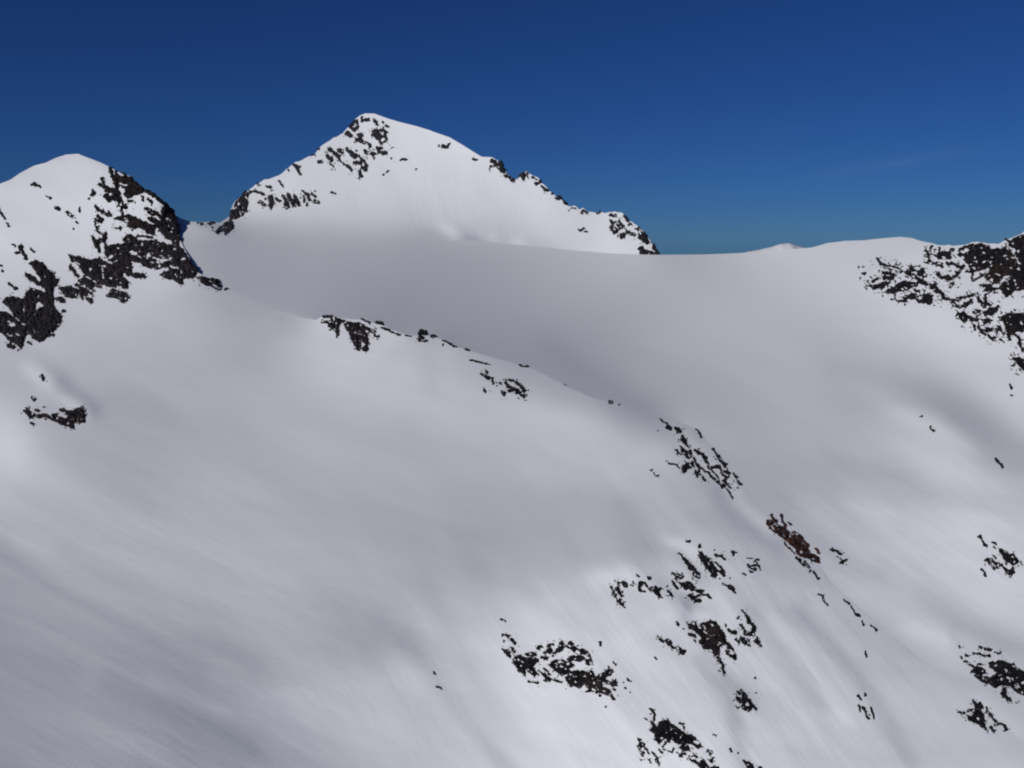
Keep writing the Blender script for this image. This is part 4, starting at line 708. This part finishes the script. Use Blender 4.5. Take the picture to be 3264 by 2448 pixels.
# ---------------------------------------------------------------- rocks standing out of the snow
def poly_sd(px, py, P):
    d = sd_poly(px, py, np.vstack([P, P[:1]]))
    ins = np.zeros(px.shape, bool)
    for (x0, y0), (x1, y1) in zip(P, np.roll(P, -1, 0)):
        c = ((y0 > py) != (y1 > py)) & (px < (x1-x0)*(py-y0)/(y1-y0+1e-12)+x0)
        ins ^= c
    return np.where(ins, d, -d)
def parse(view, ops):
    ox, oy, s = VIEWS[view]; res = []
    for op in ops.replace('\n', ';').split(';'):
        t = op.split()
        if not t: continue
        v = list(map(float, t[1:]))
        r = v.pop(0)/s if t[0] in 'SH' else 0
        res.append((t[0], r, np.array(v).reshape(-1, 2)/s+[ox, oy]))
    return res
MATS = {}
def build_rock(spec, idx):
    name, label, cat, group, seg, view, relief, red, fab, ops = spec
    ops = parse(view, ops)
    pos = [(r, p) for k, r, p in ops if k in 'PS']
    lo = np.min([p.min(0)-r for r, p in pos], 0)-6; hi = np.max([p.max(0)+r for r, p in pos], 0)+6
    step = 1.0 if np.prod(hi-lo) < 30000 else 1.5
    x, y = np.meshgrid(np.arange(lo[0], hi[0]+step, step), np.arange(lo[1], hi[1]+step, step))
    f = np.full(x.shape, -50.)
    gx, gy = x, y                                         # ragged outline
    x, y = x+4.5*fbm(gx/11+idx, gy/11, 3), y+4.5*fbm(gx/11, gy/11+50+idx, 3)
    for k, r, p in ops:
        if k in 'SH':
            d = r-(sd_poly(x, y, p) if len(p) > 1 else np.hypot(x-p[0, 0], y-p[0, 1]))
        else: d = poly_sd(x, y, p)
        f = np.maximum(f, d) if k in 'PS' else np.minimum(f, -d)
    x, y = gx, gy
    a = math.radians(fab); c, s = math.cos(a), math.sin(a)
    u, v = x*c+y*s+91*idx, -x*s+y*c
    f = f+1.7+EDGE_N*fbm(u/9, v/5, 3)+1.3*fbm(u/4.5+9, v/3.2, 2)
    if relief >= 4:                                       # crumbs of rock showing round the outcrop
        roof = (crest, edge, peak)[seg](x)+9
        f = np.where(y < roof, f, np.maximum(f, (fbm(u/7+77, v/4.2+31, 2)-(.2 if group == CRAG else .34)-(.02 if group == CRAG else .028)*np.maximum(-f, 0))*11))
    m = fbm(u/13+5, v/7, 3)
    f = np.where(f > 2.5, np.minimum(f, np.maximum((HOLE_T+(.12 if relief >= 8 else 0)-m)*12, -3)), f)
    crag = 1-np.abs(fbm(u/13+50, v/9+9, 4))*2
    h = np.where(f > 0, 1.5*relief*(1-np.exp(-f/relief))*(.5+.85*np.clip(crag, -.35, 1))+.25, f)
    h = np.where(f > 1, h+.9*np.clip(f-1, 0, 1)*vnoise(x/3.1+idx, y/3.1), h)
    h = np.maximum(h, -3.)
    sg = np.full(x.shape, seg)
    if seg < 2: sg = np.where((x > 2420) & (y > 1000), np.where(y > crest(x), 0, 1), sg)
    P = np.zeros(x.shape+(3,)); N = np.zeros_like(P)
    for q in np.unique(sg):
        k = sg == q
        P[k], N[k] = point(q, x[k], y[k])
    cam_dir = -norm(P)
    dirn = norm(N+.5*cam_dir)
    unit = P[..., 1:2]/F
    top = P+dirn*(h[..., None])*unit
    bot = P-N*(3.5+.5*relief)*unit*np.ones_like(h)[..., None]
    keep = f > -2.5
    fk = keep[:-1, :-1] & keep[:-1, 1:] & keep[1:, :-1] & keep[1:, 1:]
    ny, nx = x.shape
    j, i = np.nonzero(fk)
    q = np.stack([j*nx+i, (j+1)*nx+i, (j+1)*nx+i+1, j*nx+i+1], -1)
    used, inv = np.unique(q, return_inverse=True); q = inv.reshape(q.shape)
    n0 = len(used)
    T, B = top.reshape(-1, 3)[used], bot.reshape(-1, 3)[used]
    ed = np.concatenate([q[:, [0, 1]], q[:, [1, 2]], q[:, [2, 3]], q[:, [3, 0]]])
    key = ed[:, 0].astype(np.int64)*n0+ed[:, 1]; rev = ed[:, 1].astype(np.int64)*n0+ed[:, 0]
    be = ed[~np.isin(key, rev)]
    sides = np.stack([be[:, 1], be[:, 0], be[:, 0]+n0, be[:, 1]+n0], -1)
    faces = np.concatenate([q, q[:, ::-1]+n0, sides])
    r = min((0, .15, .3, .55, .85), key=lambda t: abs(t-red))
    if group == PEAKG: r = 'pale'  # distance haze put into the colour: lighter grey rock on the central peak
    if r not in MATS: MATS[r] = rock_material(.0, 2.2) if r == 'pale' else rock_material(r)
    verts = np.concatenate([T, B])
    # loose pieces of one outcrop become its parts
    lab = np.arange(n0)
    while True:
        m = lab[q].min(1); new = lab.copy()
        for c in range(4): np.minimum.at(new, q[:, c], m)
        new = new[new]
        if (new == lab).all(): break
        lab = new
    ids, cnt = np.unique(lab, return_counts=True)
    order = ids[np.argsort(-cnt)]; cnt = np.sort(cnt)[::-1]
    own = [order[0]]+[i_ for i_, c in zip(order[1:60], cnt[1:60]) if c*step*step >= min(70, .3*cnt[0]*step*step)]
    fl = lab[faces[:, 0] % n0]
    root = None
    for k, w in enumerate(own):
        sel = ~np.isin(fl, own[1:]) if k == 0 else fl == w
        fs = faces[sel]; us, iv = np.unique(fs, return_inverse=True)
        vs = verts[us]
        org = vs[np.argmin(vs[:, 2])]
        o = add_mesh(name if k == 0 else 'rock', vs-org, iv.reshape(fs.shape), MATS[r], None, False)
        if k == 0:
            root = o; o.location = org; base = org
            o['label'] = label; o['category'] = cat; o['group'] = group
        else:
            o.parent = root; o.location = org-base
    return n0
tot = sum(build_rock(s, k) for k, s in enumerate(ROCKS))
print('rock vertices', tot)
